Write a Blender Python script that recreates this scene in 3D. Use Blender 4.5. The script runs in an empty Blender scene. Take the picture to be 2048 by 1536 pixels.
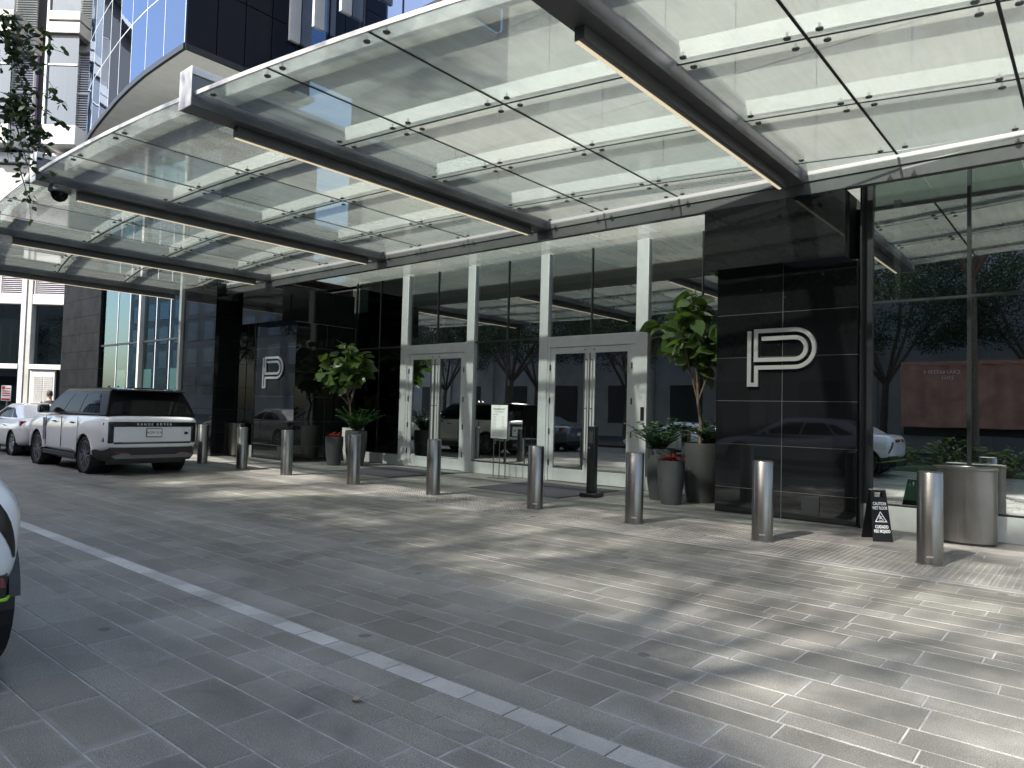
import bpy, bmesh, math, random
import numpy as np
from mathutils import Vector, Matrix, Euler

random.seed(7)
rng = np.random.default_rng(7)
S = bpy.context.scene
C = S.collection

# ------------------------------------------------------------------ camera
CAM_F, CAM_YAW, CAM_PITCH, CAM_ROLL, CAM_H = 1414.16, math.radians(-40.167), math.radians(2.257), math.radians(1.479), 1.53
_f = Vector((math.sin(CAM_YAW) * math.cos(CAM_PITCH), math.cos(CAM_YAW) * math.cos(CAM_PITCH), math.sin(CAM_PITCH)))
_r0 = Vector((math.cos(CAM_YAW), -math.sin(CAM_YAW), 0))
_u0 = _r0.cross(_f)
_r = math.cos(CAM_ROLL) * _r0 + math.sin(CAM_ROLL) * _u0
_u = -math.sin(CAM_ROLL) * _r0 + math.cos(CAM_ROLL) * _u0
cam_data = bpy.data.cameras.new('camera')
cam_data.sensor_width = 36.0
cam_data.lens = 36.0 * CAM_F / 2048.0
cam_data.clip_start = 0.05
cam_data.clip_end = 3000
cam = bpy.data.objects.new('camera', cam_data)
C.objects.link(cam)
cam.matrix_world = Matrix(((_r.x, _u.x, -_f.x, 0), (_r.y, _u.y, -_f.y, 0), (_r.z, _u.z, -_f.z, CAM_H), (0, 0, 0, 1)))
S.camera = cam

# ------------------------------------------------------------------ light
SUN_DIR = Vector((-0.135, -1.0, 0.0)).normalized()
SUN_ELEV = math.radians(41)
to_sun = Vector((SUN_DIR.x * math.cos(SUN_ELEV), SUN_DIR.y * math.cos(SUN_ELEV), math.sin(SUN_ELEV)))
world = bpy.data.worlds.new('World')
S.world = world
world.use_nodes = True
wn = world.node_tree
sky = wn.nodes.new('ShaderNodeTexSky')
sky.sky_type = 'NISHITA'
sky.sun_disc = False
sky.sun_elevation = SUN_ELEV
sky.sun_rotation = math.atan2(SUN_DIR.x, SUN_DIR.y)
sky.air_density = 1.0
sky.dust_density = 2.5
sky.ozone_density = 1.0
bg = wn.nodes['Background']
bg.inputs['Strength'].default_value = 0.15
wn.links.new(sky.outputs[0], bg.inputs['Color'])
sun_data = bpy.data.lights.new('sun', 'SUN')
sun_data.energy = 3.8
sun_data.angle = math.radians(1.2)
sun_data.color = (1.0, 0.955, 0.89)
sun = bpy.data.objects.new('sun', sun_data)
C.objects.link(sun)
sun.rotation_euler = to_sun.to_track_quat('Z', 'Y').to_euler()
sun.location = to_sun * 60

S.render.engine = 'CYCLES'
S.cycles.use_denoising = True
S.cycles.max_bounces = 9
S.cycles.diffuse_bounces = 3
S.cycles.glossy_bounces = 5
S.cycles.transmission_bounces = 6
S.cycles.transparent_max_bounces = 14
S.cycles.caustics_reflective = False
S.cycles.caustics_refractive = False
S.cycles.sample_clamp_indirect = 6.0
S.view_settings.view_transform = 'Standard'
S.view_settings.look = 'None'
S.view_settings.exposure = 1.6
S.view_settings.gamma = 1.0

# ------------------------------------------------------------------ helpers
def origin(o):
    v = Vector((0, 0, 0))
    while o is not None:
        v += o.location
        o = o.parent
    return v

def tag(o, label=None, cat=None, group=None, kind=None):
    if label: o['label'] = label
    if cat: o['category'] = cat
    if group: o['group'] = group
    if kind: o['kind'] = kind
    return o

def empty(name, loc=(0, 0, 0), label=None, cat=None, group=None, kind=None):
    o = bpy.data.objects.new(name, None)
    o.empty_display_size = 0.2
    C.objects.link(o)
    o.location = loc
    return tag(o, label, cat, group, kind)

def place(name, mesh, parent=None, loc=(0, 0, 0), rot=(0, 0, 0), scale=(1, 1, 1)):
    """link an object that uses (possibly shared) mesh data; loc is in world space"""
    o = bpy.data.objects.new(name, mesh)
    C.objects.link(o)
    if parent is not None:
        o.parent = parent
        o.location = Vector(loc) - origin(parent)
    else:
        o.location = loc
    o.rotation_euler = rot
    o.scale = scale
    return o

def copy_tree(o, parent=None):
    c = o.copy()
    C.objects.link(c)
    c.parent = parent
    for ch in [x for x in bpy.data.objects if x.parent == o]:
        copy_tree(ch, c)
    return c

class MB:
    def __init__(self):
        self.v = []; self.f = []; self.mi = []
    def add(self, vs, fs, mi=0, M=None):
        b = len(self.v)
        if M is not None:
            vs = [tuple(M @ Vector(p)) for p in vs]
        self.v.extend([tuple(p) for p in vs])
        self.f.extend([tuple(b + i for i in f) for f in fs])
        self.mi.extend([mi] * len(fs))
        return self
    def box(self, x0, x1, y0, y1, z0, z1, mi=0, M=None):
        vs = [(x0, y0, z0), (x1, y0, z0), (x1, y1, z0), (x0, y1, z0), (x0, y0, z1), (x1, y0, z1), (x1, y1, z1), (x0, y1, z1)]
        fs = [(0, 3, 2, 1), (4, 5, 6, 7), (0, 1, 5, 4), (1, 2, 6, 5), (2, 3, 7, 6), (3, 0, 4, 7)]
        return self.add(vs, fs, mi, M)
    def hexa(self, b, t, mi=0, M=None):
        """b, t: 4 bottom and 4 top points, same winding (ccw from above)"""
        fs = [(0, 3, 2, 1), (4, 5, 6, 7), (0, 1, 5, 4), (1, 2, 6, 5), (2, 3, 7, 6), (3, 0, 4, 7)]
        return self.add(list(b) + list(t), fs, mi, M)
    def prism(self, poly, d0, d1, axis='z', mi=0, M=None):
        """poly ccw in 2d, extruded along axis"""
        def m(p, d):
            if axis == 'z': return (p[0], p[1], d)
            if axis == 'y': return (p[0], d, p[1])
            return (d, p[0], p[1])
        n = len(poly)
        vs = [m(p, d0) for p in poly] + [m(p, d1) for p in poly]
        fs = [tuple(range(n))[::-1], tuple(range(n, 2 * n))] + [(i, (i + 1) % n, n + (i + 1) % n, n + i) for i in range(n)]
        return self.add(vs, fs, mi, M)
    def tube(self, path, radii, n=8, cap=True, mi=0, M=None):
        P = [Vector(p) for p in path]
        vs = []; fs = []
        prev = None
        for i, p in enumerate(P):
            t = (P[min(i + 1, len(P) - 1)] - P[max(i - 1, 0)])
            if t.length < 1e-9: t = Vector((0, 0, 1))
            t.normalize()
            if prev is None:
                a = t.orthogonal().normalized()
            else:
                a = prev - t * prev.dot(t)
                a = a.normalized() if a.length > 1e-6 else t.orthogonal().normalized()
            prev = a
            b = t.cross(a)
            r = radii[i] if hasattr(radii, '__len__') else radii
            for k in range(n):
                w = 2 * math.pi * k / n
                vs.append(tuple(p + (a * math.cos(w) + b * math.sin(w)) * r))
        for i in range(len(P) - 1):
            for k in range(n):
                fs.append((i * n + k, i * n + (k + 1) % n, (i + 1) * n + (k + 1) % n, (i + 1) * n + k))
        if cap:
            fs.append(tuple(range(n))[::-1])
            fs.append(tuple(range((len(P) - 1) * n, len(P) * n)))
        return self.add(vs, fs, mi, M)
    def cyl(self, p0, p1, r, n=16, mi=0, M=None):
        return self.tube([p0, p1], r, n, True, mi, M)
    def lathe(self, prof, c=(0, 0, 0), n=24, mi=0, sx=1.0, sy=1.0, M=None, cap=True):
        vs = []; fs = []
        for (r, z) in prof:
            for k in range(n):
                w = 2 * math.pi * k / n
                vs.append((c[0] + r * math.cos(w) * sx, c[1] + r * math.sin(w) * sy, c[2] + z))
        for i in range(len(prof) - 1):
            for k in range(n):
                fs.append((i * n + k, i * n + (k + 1) % n, (i + 1) * n + (k + 1) % n, (i + 1) * n + k))
        if cap:
            fs.append(tuple(range(n))[::-1])
            fs.append(tuple(range((len(prof) - 1) * n, len(prof) * n)))
        return self.add(vs, fs, mi, M)
    def loft(self, rings, mi=0, cap=True, M=None):
        n = len(rings[0])
        vs = [p for r in rings for p in r]
        fs = []
        for i in range(len(rings) - 1):
            for k in range(n):
                fs.append((i * n + k, i * n + (k + 1) % n, (i + 1) * n + (k + 1) % n, (i + 1) * n + k))
        if cap:
            fs.append(tuple(range(n))[::-1])
            fs.append(tuple(range((len(rings) - 1) * n, len(rings) * n)))
        return self.add(vs, fs, mi, M)
    def mesh(self, name, mat, off=Vector((0, 0, 0)), smooth=False, angle=40):
        me = bpy.data.meshes.new(name)
        vs = [(p[0] - off[0], p[1] - off[1], p[2] - off[2]) for p in self.v] if off.length else self.v
        me.from_pydata(vs, [], self.f)
        mats = mat if isinstance(mat, (list, tuple)) else [mat]
        for m in mats: me.materials.append(m)
        if len(mats) > 1: me.polygons.foreach_set('material_index', self.mi)
        if smooth:
            me.polygons.foreach_set('use_smooth', [True] * len(me.polygons))
            me.set_sharp_from_angle(angle=math.radians(angle))
        me.update()
        return me
    def build(self, name, mat, parent=None, smooth=False, bevel=0, seg=2, angle=40, fix=False):
        off = origin(parent) if parent is not None else Vector((0, 0, 0))
        me = self.mesh(name, mat, off, smooth, angle)
        if fix:
            bm = bmesh.new(); bm.from_mesh(me)
            bmesh.ops.recalc_face_normals(bm, faces=bm.faces)
            bm.to_mesh(me); bm.free()
        o = bpy.data.objects.new(name, me)
        C.objects.link(o)
        if parent is not None: o.parent = parent
        if bevel:
            m = o.modifiers.new('bevel', 'BEVEL')
            m.width = bevel; m.segments = seg; m.limit_method = 'ANGLE'; m.angle_limit = math.radians(35)
            if smooth is False:
                me.polygons.foreach_set('use_smooth', [True] * len(me.polygons))
                me.set_sharp_from_angle(angle=math.radians(55))
                m.harden_normals = False
        return o

def boxm(name, mat, x0, x1, y0, y1, z0, z1, parent=None, bevel=0):
    return MB().box(x0, x1, y0, y1, z0, z1).build(name, mat, parent, bevel=bevel)

def apply_mods(o):
    dg = bpy.context.evaluated_depsgraph_get()
    me = bpy.data.meshes.new_from_object(o.evaluated_get(dg))
    o.modifiers.clear()
    o.data = me
    return o

def text_mesh(s, size, extrude=0.002, mat=None, align='CENTER', bold=0.0, space=1.0):
    cu = bpy.data.curves.new('lettering', 'FONT')
    cu.body = s; cu.size = size; cu.extrude = extrude
    cu.align_x = align; cu.align_y = 'CENTER'
    cu.offset = bold; cu.space_character = space
    cu.resolution_u = 3
    o = bpy.data.objects.new('lettering_tmp', cu)
    C.objects.link(o)
    dg = bpy.context.evaluated_depsgraph_get()
    me = bpy.data.meshes.new_from_object(o.evaluated_get(dg))
    bpy.data.objects.remove(o)
    if mat is not None:
        me.materials.clear(); me.materials.append(mat)
    return me

# ------------------------------------------------------------------ materials
class NT:
    def __init__(self, name):
        self.m = bpy.data.materials.new(name)
        self.m.use_nodes = True
        self.t = self.m.node_tree
        self.p = self.t.nodes['Principled BSDF']
        self.out = self.t.nodes['Material Output']
    def n(self, typ, **kw):
        nd = self.t.nodes.new(typ)
        for k, v in kw.items():
            if k in nd.inputs.keys(): nd.inputs[k].default_value = v
            else: setattr(nd, k, v)
        return nd
    def l(self, a, b): self.t.links.new(a, b)
    def noise(self, scale, detail=4, rough=0.55, vec=None, dist=0.0):
        nd = self.n('ShaderNodeTexNoise')
        nd.inputs['Scale'].default_value = scale
        nd.inputs['Detail'].default_value = detail
        nd.inputs['Roughness'].default_value = rough
        nd.inputs['Distortion'].default_value = dist
        if vec is not None: self.l(vec, nd.inputs['Vector'])
        return nd
    def pos(self, sc=None):
        g = self.n('ShaderNodeNewGeometry')
        if sc is None: return g.outputs['Position']
        mp = self.n('ShaderNodeMapping'); mp.inputs['Scale'].default_value = sc
        self.l(g.outputs['Position'], mp.inputs['Vector'])
        return mp.outputs['Vector']
    def obj(self, sc=None):
        g = self.n('ShaderNodeTexCoord')
        if sc is None: return g.outputs['Object']
        mp = self.n('ShaderNodeMapping'); mp.inputs['Scale'].default_value = sc
        self.l(g.outputs['Object'], mp.inputs['Vector'])
        return mp.outputs['Vector']
    def math(self, op, a, b=None, clamp=False):
        nd = self.n('ShaderNodeMath'); nd.operation = op; nd.use_clamp = clamp
        for i, x in enumerate((a, b)):
            if x is None: continue
            if isinstance(x, (int, float)): nd.inputs[i].default_value = x
            else: self.l(x, nd.inputs[i])
        return nd.outputs[0]
    def ramp(self, fac, stops):
        nd = self.n('ShaderNodeValToRGB')
        el = nd.color_ramp.elements
        while len(el) < len(stops): el.new(0.5)
        for e, (p, c) in zip(el, stops):
            e.position = p
            e.color = (c[0], c[1], c[2], 1) if hasattr(c, '__len__') else (c, c, c, 1)
        self.l(fac, nd.inputs[0])
        return nd.outputs[0]
    def mix(self, fac, a, b, mode='MIX'):
        nd = self.n('ShaderNodeMix'); nd.data_type = 'RGBA'; nd.blend_type = mode
        ins = [i for i in nd.inputs if i.enabled]
        for s, x in ((ins[0], fac), (ins[1], a), (ins[2], b)):
            if isinstance(x, (int, float)): s.default_value = x if s.type == 'VALUE' else (x, x, x, 1)
            elif isinstance(x, (tuple, list)): s.default_value = (x[0], x[1], x[2], 1)
            else: self.l(x, s)
        return [o for o in nd.outputs if o.enabled][0]
    def bump(self, h, strength=0.2, dist=0.005):
        b = self.n('ShaderNodeBump')
        b.inputs['Strength'].default_value = strength
        b.inputs['Distance'].default_value = dist
        self.l(h, b.inputs['Height'])
        self.l(b.outputs[0], self.p.inputs['Normal'])
        return b
    def schlick(self, f0):
        g = self.n('ShaderNodeNewGeometry')
        d = self.n('ShaderNodeVectorMath'); d.operation = 'DOT_PRODUCT'
        self.l(g.outputs['Incoming'], d.inputs[0]); self.l(g.outputs['Normal'], d.inputs[1])
        c = self.math('ABSOLUTE', d.outputs['Value'])
        k = self.math('POWER', self.math('SUBTRACT', 1.0, c, True), 5.0)
        return self.math('ADD', self.math('MULTIPLY', k, 1 - f0), f0, True)
    def shader(self, s): self.l(s, self.out.inputs['Surface'])

def pm(name, col, rough=0.5, metal=0.0, spec=0.5, coat=0.0, emit=None, es=0.0, var=0.0, vscale=3.0, bump=0.0, bscale=120):
    t = NT(name)
    p = t.p
    p.inputs['Base Color'].default_value = (*col, 1)
    p.inputs['Roughness'].default_value = rough
    p.inputs['Metallic'].default_value = metal
    p.inputs['Specular IOR Level'].default_value = spec
    p.inputs['Coat Weight'].default_value = coat
    p.inputs['Coat Roughness'].default_value = 0.04
    if emit:
        p.inputs['Emission Color'].default_value = (*emit, 1)
        p.inputs['Emission Strength'].default_value = es
    if var:
        nz = t.noise(vscale, 5, 0.6, t.pos())
        c = t.ramp(nz.outputs['Fac'], [(0.3, [x * (1 - var) for x in col]), (0.7, [min(1, x * (1 + var)) for x in col])])
        t.l(c, p.inputs['Base Color'])
        r = t.ramp(nz.outputs['Fac'], [(0.3, min(1, rough * 1.15)), (0.7, rough * 0.85)])
        t.l(r, p.inputs['Roughness'])
    if bump:
        nb = t.noise(bscale, 3, 0.6, t.pos())
        t.bump(nb.outputs['Fac'], bump, 0.004)
    return t.m

def mat_paver(name, dark, light, speck=0.35, tint=False):
    t = NT(name)
    oi = t.n('ShaderNodeObjectInfo')
    at = t.n('ShaderNodeAttribute'); at.attribute_name = 'rnd'
    r = t.math('FRACT', t.math('ADD', oi.outputs['Random'], at.outputs['Fac']))
    base = t.ramp(r, [(0.0, dark), (0.55, [(a + b) / 2 for a, b in zip(dark, light)]), (1.0, light)])
    P = t.pos()
    sp = t.noise(190, 3, 0.75, P)
    fine = t.ramp(sp.outputs['Fac'], [(0.36, 1 - speck), (0.5, 1.0), (0.66, 1 + speck * 1.5)])
    c1 = t.mix(1.0, base, fine, 'MULTIPLY')
    mo = t.noise(1.7, 5, 0.65, P)
    m2 = t.ramp(mo.outputs['Fac'], [(0.3, 0.72), (0.7, 1.25)])
    c2 = t.mix(1.0, c1, m2, 'MULTIPLY')
    if tint:
        # weathered pale rims on some stones
        uv = t.n('ShaderNodeUVMap')
        sx = t.n('ShaderNodeSeparateXYZ'); t.l(uv.outputs[0], sx.inputs[0])
        ex = t.math('ABSOLUTE', t.math('SUBTRACT', sx.outputs[0], 0.5)); ey = t.math('ABSOLUTE', t.math('SUBTRACT', sx.outputs[1], 0.5))
        e = t.math('MAXIMUM', ex, ey)
        en = t.noise(5.0, 4, 0.7, P)
        e2 = t.math('ADD', e, t.math('MULTIPLY', t.math('SUBTRACT', en.outputs['Fac'], 0.5), 0.16))
        rim = t.ramp(e2, [(0.40, 0.0), (0.52, 1.0)])
        pick = t.ramp(t.math('FRACT', t.math('MULTIPLY', r, 5.7)), [(0.45, 0.0), (0.9, 0.55)])
        c2 = t.mix(t.math('MULTIPLY', rim, pick), c2, (0.30, 0.30, 0.285))
    # gum spots and drips
    vo = t.n('ShaderNodeTexVoronoi'); vo.inputs['Scale'].default_value = 1.9; vo.inputs['Randomness'].default_value = 1.0
    wob = t.noise(14, 2, 0.5, P)
    vv = t.n('ShaderNodeVectorMath'); vv.operation = 'MULTIPLY_ADD'
    t.l(wob.outputs['Color'], vv.inputs[0]); vv.inputs[1].default_value = (0.05, 0.05, 0.05); t.l(P, vv.inputs[2])
    t.l(vv.outputs[0], vo.inputs['Vector'])
    sel = t.math('GREATER_THAN', vo.outputs['Color'], 0.56)
    spot = t.math('MULTIPLY', t.math('LESS_THAN', vo.outputs['Distance'], 0.085), sel)
    c3 = t.mix(t.math('MULTIPLY', spot, 0.62), c2, (0.03, 0.032, 0.035))
    # larger oil smears
    oil = t.noise(0.75, 6, 0.7, P, 0.6)
    of = t.ramp(oil.outputs['Fac'], [(0.55, 0.0), (0.70, 0.5)])
    c4 = t.mix(of, c3, (0.05, 0.052, 0.056))
    # faint tyre polish running along the drive
    tyre = t.noise(1.0, 3, 0.5, t.pos((0.06, 1.5, 1)))
    tf = t.ramp(tyre.outputs['Fac'], [(0.38, 0.80), (0.62, 1.12)])
    c4 = t.mix(1.0, c4, tf, 'MULTIPLY')
    t.l(c4, t.p.inputs['Base Color'])
    rr = t.ramp(mo.outputs['Fac'], [(0.3, 0.5), (0.7, 0.72)])
    t.l(rr, t.p.inputs['Roughness'])
    t.p.inputs['Specular IOR Level'].default_value = 0.45
    t.bump(sp.outputs['Fac'], 0.25, 0.002)
    return t.m

def mat_steel():
    t = NT('brushed_steel')
    p = t.p
    p.inputs['Metallic'].default_value = 1.0
    p.inputs['Anisotropic'].default_value = 0.0
    nz = t.noise(1.0, 4, 0.7, t.obj((900, 900, 2.2)))
    c = t.ramp(nz.outputs['Fac'], [(0.3, (0.18, 0.174, 0.162)), (0.7, (0.29, 0.282, 0.264))])
    gr = t.noise(2.4, 4, 0.6, t.pos())
    c = t.mix(1.0, c, t.ramp(gr.outputs['Fac'], [(0.3, 0.86), (0.7, 1.08)]), 'MULTIPLY')
    t.l(c, p.inputs['Base Color'])
    rr = t.ramp(nz.outputs['Fac'], [(0.3, 0.26), (0.7, 0.36)])
    t.l(rr, p.inputs['Roughness'])
    t.bump(nz.outputs['Fac'], 0.06, 0.001)
    return t.m

def mat_granite():
    t = NT('black_granite')
    p = t.p
    sp = t.noise(240, 2, 0.6, t.pos())
    oi = t.n('ShaderNodeObjectInfo')
    c = t.ramp(sp.outputs['Fac'], [(0.45, (0.006, 0.0065, 0.007)), (0.7, (0.017, 0.018, 0.019))])
    c = t.mix(1.0, c, t.ramp(oi.outputs['Random'], [(0, 0.8), (1, 1.5)]), 'MULTIPLY')
    t.l(c, p.inputs['Base Color'])
    du = t.noise(1.6, 5, 0.65, t.pos((1, 1, 0.5)))
    t.l(t.ramp(du.outputs['Fac'], [(0.35, 0.012), (0.75, 0.06)]), p.inputs['Roughness'])
    p.inputs['IOR'].default_value = 1.5
    return t.m

def mat_window(name, tint=(0.30, 0.36, 0.35), f0=0.2, wav=0.02, refl=(0.95, 1.0, 0.98)):
    """coated facade glass: partly mirror, partly see-through"""
    t = NT(name)
    fac = t.schlick(f0)
    g = t.n('ShaderNodeBsdfGlossy'); g.inputs['Roughness'].default_value = 0.006
    g.inputs['Color'].default_value = (*refl, 1)
    tr = t.n('ShaderNodeBsdfTransparent'); tr.inputs['Color'].default_value = (*tint, 1)
    mx = t.n('ShaderNodeMixShader')
    t.l(fac, mx.inputs[0]); t.l(tr.outputs[0], mx.inputs[1]); t.l(g.outputs[0], mx.inputs[2])
    nz = t.noise(0.9, 2, 0.4, t.pos())
    b = t.n('ShaderNodeBump'); b.inputs['Strength'].default_value = wav; b.inputs['Distance'].default_value = 0.05
    t.l(nz.outputs['Fac'], b.inputs['Height']); t.l(b.outputs[0], g.inputs['Normal']); 
    t.shader(mx.outputs[0])
    return t.m

def mat_canopy(name, drops=False):
    t = NT(name)
    oi = t.n('ShaderNodeObjectInfo')
    tr = t.n('ShaderNodeBsdfTransparent')
    tl = t.n('ShaderNodeBsdfTranslucent')
    df = t.n('ShaderNodeBsdfDiffuse')
    gl = t.n('ShaderNodeBsdfGlossy')
    gl.inputs['Roughness'].default_value = 0.02 if not drops else 0.12
    P = t.pos()
    dirt = t.noise(0.8, 6, 0.7, P)
    fine = t.noise(85 if drops else 14, 4, 0.7, P)
    streak = t.noise(1.0, 4, 0.65, t.pos((10, 0.8, 1)))
    v = t.math('ADD', t.math('MULTIPLY', dirt.outputs['Fac'], 0.6), t.math('MULTIPLY', streak.outputs['Fac'], 0.4))
    tint = t.ramp(oi.outputs['Random'], [(0, (0.66, 0.73, 0.70)), (0.5, (0.74, 0.79, 0.76)), (1, (0.64, 0.74, 0.73))])
    t.l(tint, tr.inputs['Color'])
    tv = t.ramp(v, [(0.3, (0.165, 0.182, 0.174)), (0.7, (0.275, 0.291, 0.276))])
    sh = t.n('ShaderNodeMath'); sh.operation = 'MULTIPLY'; t.l(oi.outputs['Random'], sh.inputs[0]); sh.inputs[1].default_value = 7.31
    pv = t.ramp(t.math('FRACT', sh.outputs[0]), [(0, (0.60, 0.66, 0.66)), (0.5, (0.86, 0.88, 0.85)), (1, (1.10, 1.07, 1.01))])
    t.l(t.mix(1.0, tv, pv, 'MULTIPLY'), tl.inputs['Color'])
    df.inputs['Color'].default_value = (0.60, 0.62, 0.58, 1)
    ms = t.n('ShaderNodeMixShader'); ms.inputs[0].default_value = 0.34
    t.l(tl.outputs[0], ms.inputs[1]); t.l(df.outputs[0], ms.inputs[2])
    m1 = t.n('ShaderNodeMixShader')
    if drops:
        t.l(t.ramp(fine.outputs['Fac'], [(0.38, 0.35), (0.62, 0.85)]), m1.inputs[0])
    else:
        t.l(t.ramp(v, [(0.3, 0.52), (0.7, 0.76)]), m1.inputs[0])
    t.l(tr.outputs[0], m1.inputs[1]); t.l(ms.outputs[0], m1.inputs[2])
    m2 = t.n('ShaderNodeMixShader')
    t.l(t.schlick(0.04), m2.inputs[0])
    t.l(m1.outputs[0], m2.inputs[1]); t.l(gl.outputs[0], m2.inputs[2])
    b = t.n('ShaderNodeBump'); b.inputs['Strength'].default_value = 0.5 if drops else 0.02
    b.inputs['Distance'].default_value = 0.02
    t.l(fine.outputs['Fac'], b.inputs['Height'])
    for s in (gl, tl) if drops else (gl,): t.l(b.outputs[0], s.inputs['Normal'])
    t.shader(m2.outputs[0])
    return t.m

def mat_leaf(name, c0, c1, c2, rough=0.4, trans=0.25, attr=True):
    t = NT(name)
    geo = t.n('ShaderNodeNewGeometry')
    col = t.ramp(geo.outputs['Random Per Island'], [(0, c0), (0.6, c1), (1, c2)])
    t.l(col, t.p.inputs['Base Color'])
    t.p.inputs['Roughness'].default_value = rough
    tl = t.n('ShaderNodeBsdfTranslucent')
    bright = t.mix(1.0, col, (1.7, 1.9, 0.7), 'MULTIPLY')
    t.l(bright, tl.inputs['Color'])
    mx = t.n('ShaderNodeMixShader'); mx.inputs[0].default_value = trans
    t.l(t.p.outputs[0], mx.inputs[1]); t.l(tl.outputs[0], mx.inputs[2])
    t.shader(mx.outputs[0])
    return t.m

M = {}
M['paver'] = mat_paver('grey_paver', (0.156, 0.150, 0.130), (0.208, 0.201, 0.177), 0.55, True)
M['paver_warm'] = mat_paver('sand_paver', (0.155, 0.146, 0.133), (0.245, 0.232, 0.213), 0.3)
M['paver_pale'] = mat_paver('pale_band_paver', (0.36, 0.355, 0.33), (0.50, 0.493, 0.46), 0.3)
M['tactile'] = mat_paver('tactile_plate', (0.155, 0.148, 0.134), (0.20, 0.192, 0.175), 0.2)
M['kerb'] = mat_paver('kerb_stone', (0.20, 0.20, 0.193), (0.26, 0.257, 0.247), 0.2)
M['grout'] = pm('grout', (0.31, 0.307, 0.297), 0.95, var=0.35, vscale=6)
M['asphalt'] = pm('asphalt', (0.05, 0.05, 0.052), 0.9, var=0.3, vscale=2, bump=0.4, bscale=200)
M['soil'] = pm('soil', (0.05, 0.035, 0.022), 0.95, var=0.4, vscale=12, bump=0.8, bscale=60)
M['steel'] = mat_steel()
M['granite'] = mat_granite()
M['joint'] = pm('pale_joint', (0.13, 0.13, 0.125), 0.8)
M['frame'] = pm('pale_painted_metal', (0.58, 0.595, 0.595), 0.40, metal=0.3, var=0.08, vscale=4)
M['frame_dark'] = pm('dark_mullion', (0.035, 0.038, 0.04), 0.35, metal=0.4)
M['beam'] = pm('charcoal_beam_paint', (0.115, 0.118, 0.12), 0.38, metal=0.2, var=0.12, vscale=3)
M['beam_light'] = pm('pale_beam_paint', (0.56, 0.56, 0.55), 0.42, var=0.06)
M['purlin'] = pm('purlin_white', (0.55, 0.56, 0.54), 0.5, var=0.05)
M['white'] = pm('white_panel', (0.46, 0.46, 0.45), 0.55, var=0.06, vscale=2)
M['soffit'] = pm('soffit_panel', (0.86, 0.86, 0.83), 0.6, var=0.05)
M['plinth'] = pm('plinth_metal', (0.55, 0.56, 0.55), 0.4, metal=0.3, var=0.1)
M['silicone'] = pm('silicone', (0.012, 0.013, 0.014), 0.6)
M['window'] = mat_window('facade_glass', f0=0.52, tint=(0.40,0.50,0.47))
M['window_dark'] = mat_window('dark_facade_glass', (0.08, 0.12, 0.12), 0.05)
M['window_green'] = mat_window('green_facade_glass', (0.32, 0.46, 0.47), 0.2, refl=(0.62, 0.80, 0.82))
M['window_blue'] = mat_window('blue_tower_glass', (0.10, 0.15, 0.25), 0.30, 0.06, refl=(0.60, 0.72, 0.95))
M['canopy'] = mat_canopy('canopy_glass')
def mat_clear(name):
    t = NT(name)
    tr = t.n('ShaderNodeBsdfTransparent'); tr.inputs['Color'].default_value = (0.95, 0.98, 0.96, 1)
    gl = t.n('ShaderNodeBsdfGlossy'); gl.inputs['Roughness'].default_value = 0.01
    mx = t.n('ShaderNodeMixShader')
    t.l(t.schlick(0.035), mx.inputs[0]); t.l(tr.outputs[0], mx.inputs[1]); t.l(gl.outputs[0], mx.inputs[2])
    t.shader(mx.outputs[0])
    return t.m
M['clear'] = mat_clear('clear_glass')
def mat_carglass():
    t = NT('tinted_car_glass')
    d = t.n('ShaderNodeBsdfDiffuse'); d.inputs['Color'].default_value = (0.006, 0.007, 0.008, 1)
    g = t.n('ShaderNodeBsdfGlossy'); g.inputs['Roughness'].default_value = 0.02
    mx = t.n('ShaderNodeMixShader')
    t.l(t.math('MULTIPLY', t.schlick(0.06), 0.42), mx.inputs[0]); t.l(d.outputs[0], mx.inputs[1]); t.l(g.outputs[0], mx.inputs[2])
    t.shader(mx.outputs[0])
    return t.m
M['canopy_drops'] = mat_canopy('canopy_glass_textured', True)
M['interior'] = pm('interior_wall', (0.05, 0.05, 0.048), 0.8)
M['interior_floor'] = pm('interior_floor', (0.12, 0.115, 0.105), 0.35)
M['mint'] = pm('mint_upholstery', (0.42, 0.60, 0.50), 0.7)
M['black'] = pm('black_satin', (0.010, 0.010, 0.011), 0.35)
M['black_plastic'] = pm('black_plastic', (0.018, 0.018, 0.019), 0.5)
M['rubber'] = pm('tyre_rubber', (0.014, 0.014, 0.014), 0.75, var=0.3, vscale=30)
M['letter'] = pm('letter_steel', (0.72, 0.71, 0.68), 0.32, metal=0.75)
M['paint_white'] = pm('white_paint', (0.80, 0.80, 0.80), 0.35, coat=1.0)
M['paint_black'] = pm('black_paint', (0.008, 0.008, 0.009), 0.2, coat=1.0)
M['paint_grey'] = pm('blue_grey_paint', (0.10, 0.12, 0.14), 0.3, metal=0.4, coat=1.0)
M['car_glass'] = mat_carglass()
M['chrome'] = pm('chrome', (0.7, 0.7, 0.71), 0.15, metal=1.0)
M['silver'] = pm('silver_paint', (0.42, 0.42, 0.43), 0.3, metal=0.7)
M['red_lamp'] = pm('red_lamp', (0.24, 0.006, 0.012), 0.1, coat=1.0)
M['red_reflector'] = pm('red_reflector', (0.12, 0.01, 0.02), 0.2, coat=0.6)
M['green_line'] = pm('lime_line', (0.30, 0.62, 0.03), 0.4)
M['pot'] = pm('charcoal_pot', (0.055, 0.056, 0.058), 0.42, var=0.08, vscale=6)
M['pot_pale'] = pm('pale_pot', (0.55, 0.55, 0.54), 0.5)
M['bark'] = pm('bark', (0.11, 0.085, 0.062), 0.9, var=0.4, vscale=14, bump=0.7, bscale=40)
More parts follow.
